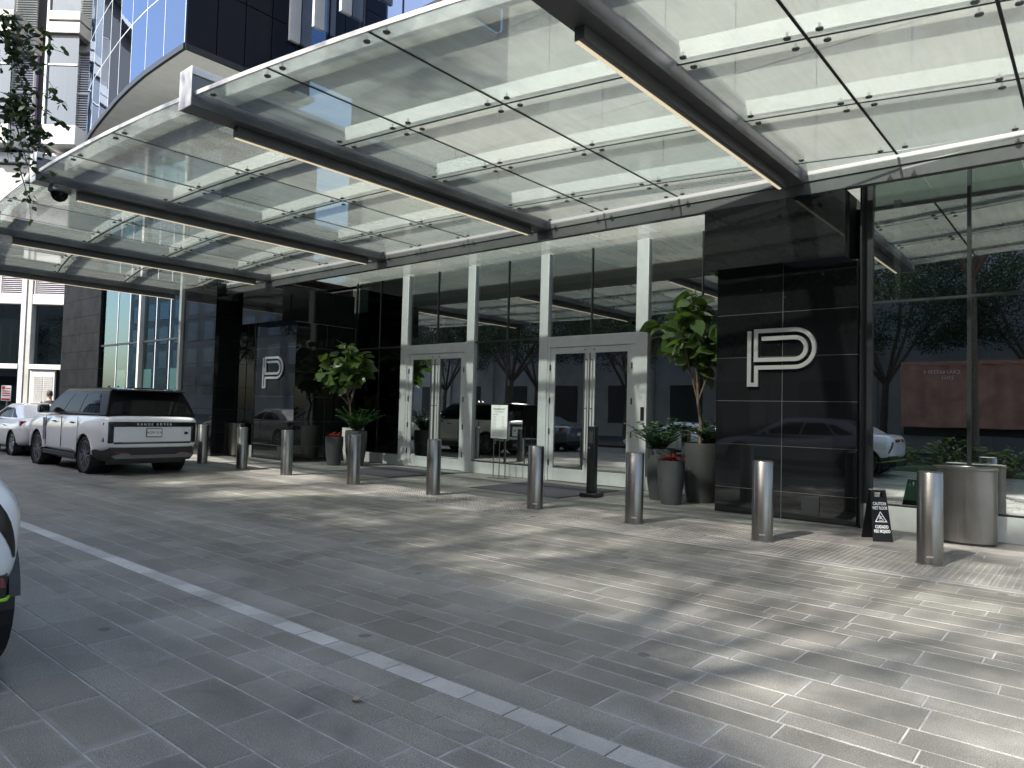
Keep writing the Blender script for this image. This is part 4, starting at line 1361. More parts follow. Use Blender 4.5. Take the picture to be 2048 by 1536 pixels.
def arch_trims(parent, wheels, wr, mat, half_w):
    for (x, y) in wheels:
        s = 1 if y > 0 else -1
        r0, r1 = wr * 1.125, wr * 1.19
        mb = MB()
        n = 20
        pts = []
        for k in range(n + 1):
            a = math.radians(4 + 172 * k / n)
            pts.append(a)
        for k in range(n):
            a, b = pts[k], pts[k + 1]
            ya, yb = s * (half_w - .05), s * (half_w + .006)
            q = [(x + r0 * math.cos(a), wr + r0 * math.sin(a)), (x + r1 * math.cos(a), wr + r1 * math.sin(a)), (x + r1 * math.cos(b), wr + r1 * math.sin(b)), (x + r0 * math.cos(b), wr + r0 * math.sin(b))]
            mb.hexa([(p[0], ya, p[1]) for p in q], [(p[0], yb, p[1]) for p in q])
        mb.build('arch_trim', mat, parent, fix=True)
        # dark liner
        MB().tube([(x, y - s * .42, wr), (x, y + s * .02, wr)], wr * 1.10, 28, False).build('arch_liner', M['black'], parent)

def add_wheels(parent, wheels, meshes, wr):
    for (x, y) in wheels:
        s = 1 if y > 0 else -1
        rot = (0, random.uniform(0, 1.2), 0) if s > 0 else (0, random.uniform(0, 1.2), math.pi)
        h = place('wheel', meshes[2], parent, (x, y - s * .13, wr), rot)
        for nm, me in (('tyre', meshes[0]), ('rim', meshes[1])):
            o = bpy.data.objects.new(nm, me); C.objects.link(o); o.parent = h

def bil(A, B, Cc, D, s, t):
    """bilinear: A front-bottom, B rear-bottom, C rear-top, D front-top"""
    return A.lerp(B, s).lerp(D.lerp(Cc, s), t)

def greenhouse(parent, fb, rb, ft, rt, zb, zt, wb, wt, mat, wins, crown=.04, glass=None, rear=True, plan=.06, arch=0.0, wtr=None, wbr=None):
    """fb/rb: x of windscreen foot and rear glass foot; ft/rt: roof front/rear; builds cabin + window panes"""
    glass = glass or M['car_glass']
    wtr = wtr or wt; wbr = wbr or wb
    n = 10
    rings = []
    for k in range(n + 1):
        s = k / n
        xb = fb + (rb - fb) * s; xt = ft + (rt - ft) * s
        wbb = (wb + (wbr - wb) * s) - plan * (abs(s - .45) / .55) ** 3; wtt = (wt + (wtr - wt) * s) - plan * .6 * (abs(s - .45) / .55) ** 3
        ztk = zt - arch * ((s - .38) / .62) ** 2
        rings.append([(xb, -wbb, zb), (xb + (xt - xb) * .5, -(wbb + wtt) / 2 - .015, (zb + ztk) / 2), (xt, -wtt - .01, ztk - .05), (xt, -wtt + .06, ztk), (xt, -wtt * .5, ztk + crown * .8), (xt, 0, ztk + crown),
                      (xt, wtt * .5, ztk + crown * .8), (xt, wtt - .06, ztk), (xt, wtt + .01, ztk - .05), (xb + (xt - xb) * .5, (wbb + wtt) / 2 + .015, (zb + ztk) / 2), (xb, wbb, zb)])
    o = MB().loft(rings).build('cabin', mat, parent, smooth=True, fix=True, angle=28)
    m = o.modifiers.new('bev', 'BEVEL'); m.width = .02; m.segments = 2; m.limit_method = 'ANGLE'; m.angle_limit = math.radians(40)
    def surf(s, t, side):
        k = min(n - 1, int(s * n)); u = s * n - k
        def rp(ri, j): return Vector(rings[ri][j])
        idxs = (10, 9, 8) if side > 0 else (0, 1, 2)
        def at(ri):
            a, b, c = rp(ri, idxs[0]), rp(ri, idxs[1]), rp(ri, idxs[2])
            return a.lerp(b, t * 2) if t < .5 else b.lerp(c, (t - .5) * 2)
        p = at(k).lerp(at(k + 1), u)
        return p + Vector((0, side * .006, 0))
    for side in (1, -1):
        for (s0, s1, t0, t1, sl0, sl1) in wins:
            # pane with slanted ends: sl shifts of top corners in s
            g = 5
            v = []; f = []
            for i in range(g + 1):
                for j in range(g + 1):
                    t = t0 + (t1 - t0) * j / g
                    a = s0 + sl0 * j / g; b = s1 + sl1 * j / g
                    v.append(surf(min(.999, max(0, a + (b - a) * i / g)), t, side))
            for i in range(g):
                for j in range(g):
                    q = (i * (g + 1) + j, (i + 1) * (g + 1) + j, (i + 1) * (g + 1) + j + 1, i * (g + 1) + j + 1)
                    f.append(q if side < 0 else q[::-1])
            mb = MB(); mb.add(v, f)
            mb.build('side_window', glass, parent, smooth=True, fix=False)
    def endpane(k, name, dx, t0=.06, t1=.93, w=.93):
        a, b = Vector(rings[k][0]), Vector(rings[k][10]); c, d = Vector(rings[k][8]), Vector(rings[k][2])
        mid0 = Vector(rings[k][1]); 
        def pt(y, t):
            l = Vector(rings[k][0]).lerp(Vector(rings[k][2]), t); r = Vector(rings[k][10]).lerp(Vector(rings[k][8]), t)
            p = l.lerp(r, .5 + y * .5 * w); return p + Vector((dx, 0, 0))
        g = 6
        v = [pt(-1 + 2 * i / g, t) + Vector((dx * (1 - (2 * i / g - 1) ** 2) * 1.2, 0, 0)) for i in range(g + 1) for t in (t0, t1)]
        f = [(2 * i, 2 * i + 2, 2 * i + 3, 2 * i + 1) for i in range(g)]
        MB().add(v, f).build(name, glass, parent, smooth=True)
    endpane(0, 'windscreen', .012); endpane(n, 'rear_window', -.012)
    return rings

# ---- white luxury SUV parked by the bollards (the largest vehicle)
def big_suv():
    c = empty('parked_suv', (0, 0, 0), 'white luxury SUV with black roof parked beside the first bollards', 'car')
    L2 = 2.52
    wheels = [(1.48, .985), (-1.52, .985), (1.48, -.985), (-1.52, -.985)]
    wheels = [(1.48, .97), (-1.52, .97), (1.48, -.97), (-1.52, -.97)]
    st = [(-2.55, .60, 1.10, .80, .86, .80, .00), (-2.53, .58, 1.20, .90, .935, .88, .01), (-2.44, .52, 1.245, .955, .985, .945, .01), (-2.25, .46, 1.25, .98, 1.01, .965, .012), (-1.52, .40, 1.25, .99, 1.02, .97, .012),
          (-.8, .36, 1.245, .985, 1.015, .965, .012), (.0, .36, 1.235, .985, 1.012, .96, .012), (.9, .38, 1.225, .985, 1.012, .955, .015), (1.48, .42, 1.205, .985, 1.012, .945, .03), (2.05, .44, 1.165, .96, .99, .915, .04), (2.35, .46, 1.11, .90, .93, .86, .03), (2.47, .50, 1.02, .80, .84, .76, .02), (2.50, .56, .92, .70, .74, .66, .0)]
    body = car_body('body', st, c, M['paint_white'], wheels, .395, .36)
    arch_trims(c, wheels, .395, M['paint_white'], 1.0)
    add_wheels(c, wheels, wheel_meshes(.395, .285, 7, .30, M['skid'], M['black']), .395)
    greenhouse(c, 1.20, -2.46, .42, -2.16, 1.235, 1.80, .955, .77, M['cabin_black'], [(.045, .335, .10, .86, .10, -.005), (.345, .60, .10, .86, -.005, -.005), (.61, .90, .10, .86, -.005, -.035)], .045, plan=.035)
    # spoiler
    MB().hexa([(-2.40, -.70, 1.76), (-2.05, -.73, 1.78), (-2.05, .73, 1.78), (-2.40, .70, 1.76)][::-1], [(-2.40, -.69, 1.795), (-2.05, -.72, 1.835), (-2.05, .72, 1.835), (-2.40, .69, 1.795)][::-1]).build('roof_spoiler', M['paint_black'], c, bevel=.01, fix=True)
    # tail frame: black lamps and band
    X = -2.555
    tf = MB()
    tf.box(X - .004, X + .05, -.86, .86, 1.015, 1.12); tf.build('tail_band', M['paint_black'], c, bevel=.012)
    for s in (1, -1):
        MB().box(X - .002, X + .10, s * .79 if s > 0 else -.90, .90 if s > 0 else -.79, .675, 1.118).build('tail_lamp', M['paint_black'], c, bevel=.02)
        MB().box(X + .09, X + .22, s * .905 if s > 0 else -.965, .965 if s > 0 else -.905, .70, 1.10).build('tail_lamp', M['paint_black'], c, bevel=.02)
    MB().box(X - .003, X + .05, -.79, .79, .66, .70).build('tail_strip', M['black_plastic'], c, bevel=.008)
    MB().box(X - .006, X + .0, -.62, .62, .69, .705).build('chrome_strip', M['silver'], c)
    o = place('lettering', text_mesh('RANGE ROVER', .070, .003, M['white_print'], space=1.7), c, (X - .008, 0, 1.066)); o.rotation_euler = (math.radians(90), 0, math.radians(-90))
    MB().box(X - .012, X, -.165, .165, .80, .985).build('plate_frame', M['black_plastic'], c, bevel=.004)
    MB().box(X - .016, X - .0125, -.15, .15, .815, .97).build('number_plate', M['paper'], c)
    o = place('plate_text', text_mesh('AGM 31X', .075, .001, M['ink'], space=1.05), c, (X - .018, 0, .893)); o.rotation_euler = (math.radians(90), 0, math.radians(-90))
    MB().lathe([(.001, 0), (.028, 0), (.03, .004)], n=16, sx=1.5, M=Matrix.Translation((X - .003, -.68, .88)) @ Matrix.Rotation(math.radians(-90), 4, 'Z') @ Matrix.Rotation(math.radians(90), 4, 'X')).build('badge', M['black'], c)
    # lower bumper
    bp = MB().loft([[(-2.50, -.80, .30), (-2.50, .80, .30), (-2.585, .84, .40), (-2.585, .84, .55), (-2.50, .84, .595), (-2.50, -.84, .595), (-2.585, -.84, .55), (-2.585, -.84, .40)],
                    [(-1.98, -.90, .30), (-1.98, .90, .30), (-1.98, .985, .38), (-1.98, 1.0, .48), (-1.98, 1.0, .52), (-1.98, -1.0, .52), (-1.98, -1.0, .48), (-1.98, -.985, .38)]]).build('rear_bumper', M['black_plastic'], c, smooth=True, fix=True)
    sk = MB().prism([(-.78, .36), (.78, .36), (.84, .42), (.66, .47), (.52, .47), (.46, .43), (-.46, .43), (-.52, .47), (-.66, .47), (-.84, .42)], -2.605, -2.588, 'x').build('skid_plate', M['skid'], c, fix=True)
    for s in (1, -1): MB().box(-2.592, -2.584, s * .50 if s > 0 else -.80, .80 if s > 0 else -.50, .47, .495).build('reflector', M['red_reflector'], c)
    # sills, gills, handles, mirrors, roof fins
    for s in (1, -1):
        y = s * 1.0
        MB().box(-1.05, 1.02, min(y, y - s * .12), max(y, y - s * .12), .30, .40).build('sill', M['black_plastic'], c, bevel=.01)
        for gx in (.86, .95): MB().box(gx, gx + .045, min(s * 1.006, s * 1.024), max(s * 1.006, s * 1.024), .62, 1.13).build('side_gill', M['silver'], c, bevel=.004)
        MB().box(-.90, .84, min(s * 1.0, s * 1.022), max(s * 1.0, s * 1.022), .455, .475).build('door_trim', M['silver'], c)
        for hx in (.16, -.93): MB().box(hx, hx + .20, min(s * 1.004, s * 1.028), max(s * 1.004, s * 1.028), 1.045, 1.075).build('door_handle', M['black_plastic'], c, bevel=.006)
        for lx in (.80, -.20, -1.18): MB().box(lx, lx + .006, min(s * 1.004, s * 1.0185), max(s * 1.004, s * 1.0185), .50, 1.18).build('door_gap', M['black'], c)
        MB().box(.64, .86, s * .99 if s > 0 else -1.20, 1.20 if s > 0 else -.99, 1.235, 1.43).build('wing_mirror', M['paint_black'], c, bevel=.04, seg=3)
        MB().prism([(-.15, 1.84), (-.30, 1.905), (-.36, 1.845)], s * .10 - .012, s * .10 + .012, 'y').build('roof_fin', M['black'], c, fix=True)
    MB().box(2.49, 2.52, -.6, .6, .66, .92).build('grille', M['black_plastic'], c, bevel=.02)
    for s in (1, -1): MB().box(2.36, 2.47, s * .62 if s > 0 else -.84, .84 if s > 0 else -.62, .82, .96).build('headlamp', M['chrome'], c, bevel=.03)
    MB().box(-2.2, 2.2, -.8, .8, .22, .40).build('underbody', M['black'], c)
    c.location = (-18.07, 6.63, 0); c.rotation_euler = (0, 0, math.pi)
    return c
big_suv()

# ---- generic saloon
def saloon(name, label, paint, loc, rz, cat='car', low=0.0, sport=False):
    c = empty(name, (0, 0, 0), label, cat)
    wheels = [(1.42, .90), (-1.40, .90), (1.42, -.90), (-1.40, -.90)]
    z = lambda a: a - low
    st = [(-2.36, .55, .82, .62, .68, .60, .0), (-2.32, .42, z(.97), .78, .83, .72, .01), (-2.15, .32, z(1.04), .86, .90, .76, .02), (-1.75, .26, z(1.03), .89, .925, .80, .03), (-1.40, .25, z(1.01), .89, .93, .82, .02), (-.7, .22, z(.985), .885, .915, .83, .01), (.2, .22, z(.965), .885, .912, .83, .01), (.9, .24, z(.955), .885, .915, .82, .02), (1.42, .26, z(.92), .885, .92, .78, .05), (1.95, .28, z(.83), .84, .88, .70, .05), (2.25, .32, z(.74), .72, .76, .58, .03), (2.34, .40, z(.66), .58, .62, .46, .0)]
    car_body('body', st, c, paint, wheels, .335, .30)
    arch_trims(c, wheels, .335, paint, .885)
    add_wheels(c, wheels, wheel_meshes(.335, .235, 5, .245, M['silver'], M['black']), .335)
    greenhouse(c, 1.02, -1.72, .25, -.98, z(.96), z(1.40), .80, .60, paint, [(.06, .40, .14, .84, .13, -.01), (.42, .70, .14, .84, -.01, -.02), (.72, .86, .16, .80, -.02, -.12)], .03, arch=.04, plan=.10)
    for s in (1, -1):
        MB().hexa([(-2.36, s * .46, z(.80)), (-2.06, s * .895, z(.80)), (-1.95, s * .90, z(.84)), (-2.33, s * .46, z(.84))][::s], [(-2.35, s * .46, z(.95)), (-2.10, s * .885, z(.955)), (-1.92, s * .885, z(.96)), (-2.30, s * .46, z(.95))][::s]).build('tail_lamp', M['red_lamp'], c, bevel=.012, fix=True)
        MB().hexa([(2.30, s * .40, z(.62)), (2.0, s * .80, z(.64)), (1.95, s * .78, z(.70)), (2.25, s * .40, z(.66))][::s], [(2.24, s * .40, z(.74)), (1.9, s * .78, z(.79)), (1.85, s * .76, z(.80)), (2.2, s * .40, z(.75))][::s]).build('headlamp', M['chrome'], c, fix=True)
        MB().box(.60, .78, s * .86 if s > 0 else -1.04, 1.04 if s > 0 else -.86, z(.97), z(1.10)).build('wing_mirror', paint, c, bevel=.03)
        for hx in (.1, -.85): MB().box(hx, hx + .18, min(s * .905, s * .93), max(s * .905, s * .93), z(.80), z(.825)).build('door_handle', M['chrome'], c, bevel=.005)
        for lx in (.75, -.18): MB().box(lx, lx + .006, min(s * .90, s * .9165), max(s * .90, s * .9165), .30, z(.95)).build('door_gap', M['black'], c)
    MB().box(-2.30, -2.20, -.72, .72, .26, .42).build('rear_bumper', M['black_plastic'], c, bevel=.03)
    MB().box(-2.378, -2.36, -.2, .2, .64, .76).build('number_plate', M['paper'], c)
    MB().box(-2.0, 2.0, -.7, .7, .16, .3).build('underbody', M['black'], c)
    MB().box(2.30, 2.36, -.45, .45, .38, z(.60)).build('grille', M['black_plastic'], c, bevel=.02)
    c.location = loc; c.rotation_euler = (0, 0, rz)
    return c
saloon('parked_saloon', 'white saloon car parked ahead of the white SUV', M['paint_white'], (-24.15, 6.86, 0), math.pi)
saloon('grey_saloon', 'blue grey saloon waiting in the outer lane, reflected in the doors', M['paint_grey'], (-18.6, 2.3, 0), math.pi)
saloon('sports_car', 'low white sports car in the outer lane, reflected in the doors', M['paint_white'], (-12.6, .55, 0), math.pi, low=.12)

# ---- white sports SUV cut by the left picture edge
def sport_suv():
    c = empty('sports_suv', (0, 0, 0), 'white sports SUV with black vent and lime line, cut off at the picture edge', 'car')
    wheels = [(1.42, .955), (-1.76, .955), (1.42, -.955), (-1.76, -.955)]
    st = [(-2.50, .60, .95, .60, .70, .56, .0), (-2.46, .54, 1.10, .84, .86, .72, .01), (-2.36, .50, 1.15, .925, .945, .81, .02), (-2.12, .46, 1.17, .98, .99, .88, .03), (-1.66, .40, 1.15, .98, 1.015, .90, .02), (-.8, .34, 1.05, .965, .99, .88, .01), (.0, .34, 1.03, .965, .985, .88, .01), (.9, .36, 1.02, .97, .99, .88, .02), (1.46, .38, 1.0, .975, 1.0, .84, .05), (2.0, .38, .93, .92, .95, .76, .05), (2.35, .40, .82, .80, .83, .62, .03), (2.5, .46, .70, .66, .68, .5, .0)]
    body = car_body('body', st, c, M['paint_white'], wheels, .385, .36)
    arch_trims(c, wheels, .385, M['black_plastic'], .985)
    add_wheels(c, wheels, wheel_meshes(.385, .30, 5, .285, M['black_plastic'], M['black']), .385)
    greenhouse(c, 1.15, -2.25, .30, -1.45, 1.03, 1.56, .88, .66, M['paint_white'], [(.05, .40, .14, .86, .12, -.01), (.42, .70, .14, .86, -.01, -.03), (.72, .88, .2, .8, -.03, -.10)], .04, arch=.06, plan=.10)
    X = -2.56
    for s in (1, -1):
        # black slanted vent at the bumper corner
        conform_patch(body, [(-2.47, s * .68, .97), (-2.43, s * .80, .97), (-2.355, s * .90, .67), (-2.375, s * .875, .67)], (-1, s, 0), M['black'], 'corner_vent', c)
        MB().hexa([(X + .02, s * .20, .98), (X + .10, s * .70, .95), (X + .16, s * .70, .97), (X + .08, s * .20, 1.0)][::s], [(X + .03, s * .20, 1.05), (X + .11, s * .66, 1.03), (X + .17, s * .66, 1.04), (X + .09, s * .20, 1.05)][::s]).build('tail_lamp', M['red_lamp'], c, fix=True)
        MB().hexa([(X + .02, s * .56, .52), (X + .13, s * .86, .52), (X + .18, s * .86, .53), (X + .07, s * .56, .53)][::s], [(X + .02, s * .56, .58), (X + .13, s * .85, .575), (X + .18, s * .85, .575), (X + .07, s * .56, .58)][::s]).build('reflector', M['red_reflector'], c, fix=True)
        MB().box(.55, .75, s * .96 if s > 0 else -1.16, 1.16 if s > 0 else -.96, 1.06, 1.2).build('wing_mirror', M['paint_white'], c, bevel=.04)
    MB().loft([[(-2.47, -.66, .30), (-2.47, .66, .30), (-2.50, .74, .40), (-2.50, .76, .58), (-2.44, .76, .61), (-2.44, -.76, .61), (-2.50, -.76, .58), (-2.50, -.74, .40)],
               [(-2.38, -.76, .30), (-2.38, .76, .30), (-2.40, .86, .40), (-2.40, .875, .58), (-2.38, .875, .605), (-2.38, -.875, .605), (-2.40, -.875, .58), (-2.40, -.86, .40)],
               [(-2.08, -.90, .30), (-2.08, .90, .30), (-2.08, .955, .38), (-2.08, .965, .52), (-2.08, .96, .56), (-2.08, -.96, .56), (-2.08, -.965, .52), (-2.08, -.955, .38)]]).build('rear_diffuser', M['black_plastic'], c, smooth=True, fix=True)
    MB().tube([(-2.09, .972, .40), (-2.40, .872, .45), (-2.505, .752, .465), (-2.505, -.752, .465), (-2.40, -.872, .45), (-2.09, -.972, .40)], .010, 6).build('lime_line', M['green_line'], c)
    for s in (1, -1):
        MB().cyl((-2.50, s * .55, .36), (-2.3, s * .55, .36), .07, 20).build('exhaust', M['black'], c)
    MB().box(-2.2, 2.2, -.75, .75, .2, .4).build('underbody', M['black'], c)
    c.location = (-6.95, .335, 0); c.rotation_euler = (0, 0, math.pi)
sport_suv()

# ================================================================== PERSON beyond the saloon
def person():
    c = empty('person', (-26.85, 8.05, 0), 'man in an olive cap and charcoal shirt standing beyond the white saloon', 'person')
    def skin_mesh(name, pts, edges, radii, mat, lv=2):
        me = bpy.data.meshes.new(name)
        me.from_pydata(pts, edges, [])
        o = bpy.data.objects.new(name, me); C.objects.link(o)
        sm = o.modifiers.new('skin', 'SKIN'); 
        lay = me.skin_vertices[0] if me.skin_vertices else None
        if lay is None:
            bpy.context.view_layer.objects.active = o
            lay = me.skin_vertices.new(name='s') if hasattr(me.skin_vertices, 'new') else None
        return o
    # body as one lofted, welded surface built from tapered tubes joined by remesh
    mb = MB()
    mb.tube([(0, 0, .92), (0, 0, 1.05), (0, 0, 1.25), (0, 0, 1.42), (0, 0, 1.50), (0, 0, 1.54), (0, 0, 1.62)], [.15, .155, .17, .175, .11, .065, .06], 16)
    for s in (1, -1):
        mb.tube([(0, s * .09, .96), (.01, s * .10, .75), (.02, s * .10, .50), (-.01, s * .105, .28), (-.02, s * .105, .08)], [.095, .085, .06, .055, .042], 12)
        mb.tube([(-.05, s * .105, .05), (.06, s * .11, .05), (.17, s * .12, .035)], [.045, .045, .03], 10)
        mb.tube([(0, s * .17, 1.43), (0, s * .22, 1.38), (.0, s * .245, 1.14), (.06, s * .25, .92), (.09, s * .245, .84)], [.075, .06, .047, .036, .03], 12)
        for k in range(4):
            mb.tube([(.09, s * (.225 + .013 * k), .85), (.10, s * (.224 + .014 * k), .78), (.115, s * (.224 + .014 * k), .73 + .008 * abs(k - 1.5))], [.011, .010, .007], 6)
        mb.tube([(.10, s * .22, .85), (.125, s * .205, .80), (.135, s * .205, .77)], [.011, .010, .008], 6)
    mb.lathe([(.02, 1.575), (.062, 1.60), (.078, 1.66), (.082, 1.72), (.074, 1.78), (.045, 1.825), (.005, 1.835)], (.015, 0, 0), 18, sx=1.18)
    mb.tube([(.10, 0, 1.71), (.125, 0, 1.69), (.118, 0, 1.675)], [.008, .016, .010], 8)
    for s in (1, -1): mb.tube([(.01, s * .082, 1.67), (.005, s * .092, 1.70), (.0, s * .088, 1.73)], [.010, .016, .010], 8)
    o = mb.build('body', [M['skin'], M['dark_cloth'], M['jeans']], c, smooth=True, fix=True) if False else None
    raw = MB(); raw.v = mb.v; raw.f = mb.f; raw.mi = mb.mi
    me = raw.mesh('body', M['skin'])
    o = bpy.data.objects.new('body', me); C.objects.link(o)
    rm = o.modifiers.new('r', 'REMESH'); rm.mode = 'VOXEL'; rm.voxel_size = .012; rm.use_smooth_shade = True
    sm = o.modifiers.new('sm', 'SMOOTH'); sm.iterations = 3
    apply_mods(o)
    me = o.data
    me.materials.clear()
    for k in ('skin', 'dark_cloth', 'jeans', 'black'): me.materials.append(M[k])
    for p in me.polygons:
        x, y, z = p.center
        p.use_smooth = True
        arm = abs(y) > .19 and z < 1.44
        if z < .075: p.material_index = 3
        elif z < .96 and not arm: p.material_index = 2
        elif z < 1.515 and not (arm and z < 1.15): p.material_index = 1
    o.parent = c
    MB().lathe([(.088, 1.735), (.092, 1.75), (.088, 1.80), (.06, 1.84), (.004, 1.852)], (.012, 0, 0), 18, sx=1.2, cap=False).prism([(.05, -.075), (.15, -.07), (.195, -.03), (.195, .03), (.15, .07), (.05, .075)], 1.742, 1.752, 'z').build('cap', M['cap_cloth'], None, smooth=True).parent = c
    MB().lathe([(.088, 1.66), (.090, 1.735)], (-.005, 0, 0), 16, sx=1.1, cap=False).build('hair', M['hair'], None, smooth=True).parent = c
    for s in (1, -1): MB().lathe([(.001, -.008), (.008, 0), (.001, .008)], (.098, s * .032, 1.715), 8).build('eye', M['black'], None).parent = c
    MB().box(.098, .106, -.025, .025, 1.638, 1.645).build('mouth', M['red_reflector'], None).parent = c
    c.rotation_euler = (0, 0, math.radians(172))
person()

# ================================================================== WHITE NEIGHBOUR BUILDING (turned 40 degrees)
NB = empty('white_building', (0, 0, 0), 'white panelled building with louvres and tall windows beyond the driveway', 'building')
# local frame: x to the right along its front, y into the building, z up ; placed 40 m out along the view heading
def nb(name, mat, x0, x1, y0, y1, z0, z1, parent=NB, bevel=0):
    mb = MB().box(x0, x1, y0, y1, z0, z1)
    if name == 'window':
        mb.mi = [1, 1, 0, 1, 1, 1]; return mb.build(name, [mat, M['clear']], parent)
    return mb.build(name, mat, parent, bevel=bevel)
W2 = M['white']; WS = M['stain']
nbg = M['window_grey']
nb('wall', M['interior'], -48, -20, .6, .9, 0, 30)
period = 3.75
for k in range(-4, 3):
    x0 = -29.25 + period * k          # bay: window A 1.35 wide, pillar .55, window B 1.95...
    # pillar strips
    nb('pier', W2, x0 + 1.32, x0 + 1.60, -.10, .60, 0, 15.6, bevel=.02)
    nb('pier', WS, x0 + 1.62, x0 + 1.90, -.04, .60, 0, 15.6, bevel=.02)
    if abs(k) <= 2:
        for (a, b) in ((x0 - .0, x0 + 1.30), (x0 + 1.95, x0 + 3.72)):
            # ground floor
            if a > x0 + 1 and k == 0:
                d = nb('door', W2, a + .02, b - .35, -.02, .12, 0, 3.2, bevel=.01)
                for q in range(2):
                    s = MB()
                    for j in range(14): s.box(a + .25 + .56 * q, a + .76 + .56 * q, -.05, -.022, 1.35 + .11 * j, 1.40 + .11 * j)
                    s.build('louvre', M['stain'], d)
            else:
                nb('window', nbg, a, b, .30, .32, .15, 3.2)
            nb('ledge', W2, a - .02, b + .02, -.14, .5, 3.24, 3.52, bevel=.015)
            nb('window', nbg, a, b, .30, .32, 3.55, 6.92)
            nb('ledge', W2, a - .02, b + .02, -.06, .5, 6.94, 7.5, bevel=.015)
            nb('purple_panel', M['purple'], a, b, .34, .36, 7.5, 9.0)
            s = MB()
            for j in range(13): s.box(a + .03, b - .03, .05, .13, 7.53 + .112 * j, 7.565 + .112 * j)
            s.box(a, a + .05, .02, .2, 7.5, 9.0).box(b - .05, b, .02, .2, 7.5, 9.0)
            s.build('louvre', W2, NB)
            nb('ledge', W2, a - .02, b + .02, -.06, .5, 9.02, 9.7, bevel=.015)
            nb('window', nbg, a, b, .30, .32, 9.72, 12.6)
            nb('ledge', WS, a - .02, b + .02, -.06, .5, 12.62, 14.9, bevel=.015)
            nb('cornice', W2, a - .02, b + .02, -.3, .5, 15.0, 15.55, bevel=.015)
            # upper storeys
            jut = -1.1 if a > x0 + 1 else -.1
            if jut < -.5: a, b = a + .74, b + .74
            nb('panel', W2, a - .05, b + .05, jut, .55, 15.8, 16.9, bevel=.02)
            if jut < -.5:
                nb('window', nbg, a + .05, b - .05, jut + .12, jut + .14, 16.95, 21.9)
                nb('window_bar', W2, a + .05, b - .05, jut + .05, jut + .115, 20.3, 20.4)
                nb('side_panel', W2, a - .08, a + .04, jut, .5, 16.9, 24.9)
                nb('panel', M['louvre_dark'], a + .05, b - .05, jut + .1, .5, 21.92, 22.1)
                nb('panel', WS, a, b + .05, jut - .05, .5, 22.12, 22.75, bevel=.02)
                nb('panel', M['louvre_dark'], a + .05, b - .05, jut + .1, .5, 22.77, 22.85)
                nb('panel', WS, a, b + .05, jut - .05, .5, 22.87, 23.38, bevel=.02)
                nb('window', nbg, a + .05, b - .05, jut + .12, jut + .14, 23.4, 27.5)
            else:
                nb('purple_panel', M['purple'], a, b, .34, .36, 16.92, 21.5)
                s = MB()
                for j in range(32): s.box(a + .05, b - .05, .02, .10, 16.98 + .14 * j, 17.025 + .14 * j)
                s.box(a, a + .06, .0, .2, 16.92, 21.5).box(b - .06, b, .0, .2, 16.92, 21.5).box(a, b, -.01, .19, 19.1, 19.22)
                s.build('louvre', W2, NB)
                nb('panel', WS, a - .05, b + .05, -.12, .5, 21.55, 22.15, bevel=.02)
                nb('panel', WS, a - .05, b + .05, -.12, .5, 22.2, 22.85, bevel=.02)
                s = MB()
                for j in range(24): s.box(a + .05, b - .05, .02, .14, 22.95 + .14 * j, 23.02 + .14 * j)
                s.build('louvre', M['stain'], NB)
nb('roof_slab', W2, -48, -20, -.3, 12, 30, 30.4)
nb('side_wall', W2, -20.2, -20, .9, 12, 0, 30)
NB.location = (_r0.x * 0 + math.sin(CAM_YAW) * 40, math.cos(CAM_YAW) * 40, 0)
NB.rotation_euler = (0, 0, -CAM_YAW)

# no parking plate beyond the saloon
NP = empty('parking_sign', (-31.0, 7.9, 0), 'small white and red parking sign on a post beyond the saloon', 'sign')
NM = Matrix.Translation((-31.0, 7.9, 0)) @ Matrix.Rotation(math.radians(65), 4, 'Z')
MB().cyl((-31.0, 7.93, 0), (-31.0, 7.93, 2.02), .03, 8).build('post', M['silver'], NP)
MB().box(-.15, .15, -.05, -.035, 1.46, 2.02, 0, NM).build('plate', M['paper'], NP)
pr = MB().box(-.13, -.04, -.054, -.0505, 1.88, 1.99, 0, NM).box(-.13, .13, -.054, -.0505, 1.48, 1.55, 0, NM)
for z in (1.90, 1.80, 1.72, 1.64): pr.box(-.01 if z > 1.85 else -.12, .12, -.054, -.0505, z, z + .035, 0, NM)
pr.build('red_print', M['red_print'], NP)

# ================================================================== TREES
def crown_points(r, n, rad, rz, cz):
    P = []
    while len(P) < n:
        u = np.array([r.uniform(-1, 1), r.uniform(-1, 1), r.uniform(-1, 1)])
        d = np.linalg.norm(u)
        if d > 1 or d < .35: continue
        if u[2] < -.75: continue
        P.append(Vector((u[0] * rad, u[1] * rad, cz + u[2] * rz)))
    return P
def leaf_cloud(centers, per, spread, size, seed):
    g = np.random.default_rng(seed)
    c = np.repeat(np.array([tuple(p) for p in centers]), per, axis=0)
    n = len(c)
    off = g.normal(0, 1, (n, 3)); off /= np.linalg.norm(off, axis=1)[:, None]
    off *= (g.random(n) ** .6)[:, None] * spread * np.array([1.15, 1.15, .75])
    p = c + off
    d = g.normal(0, 1, (n, 3)); d[:, 2] -= .25; d /= np.linalg.norm(d, axis=1)[:, None]
    q = np.cross(d, g.normal(0, 1, (n, 3))); q /= np.linalg.norm(q, axis=1)[:, None]
    L = size * g.uniform(.7, 1.3, n)[:, None]
    a = p - d * L / 2; b = p + d * L / 2; l = p + q * L * .26 - d * L * .05; rr = p - q * L * .26 - d * L * .05
    V = np.stack([a, rr, b, l], axis=1).reshape(-1, 3)
    F = np.arange(4 * n).reshape(-1, 4)
    return V, F
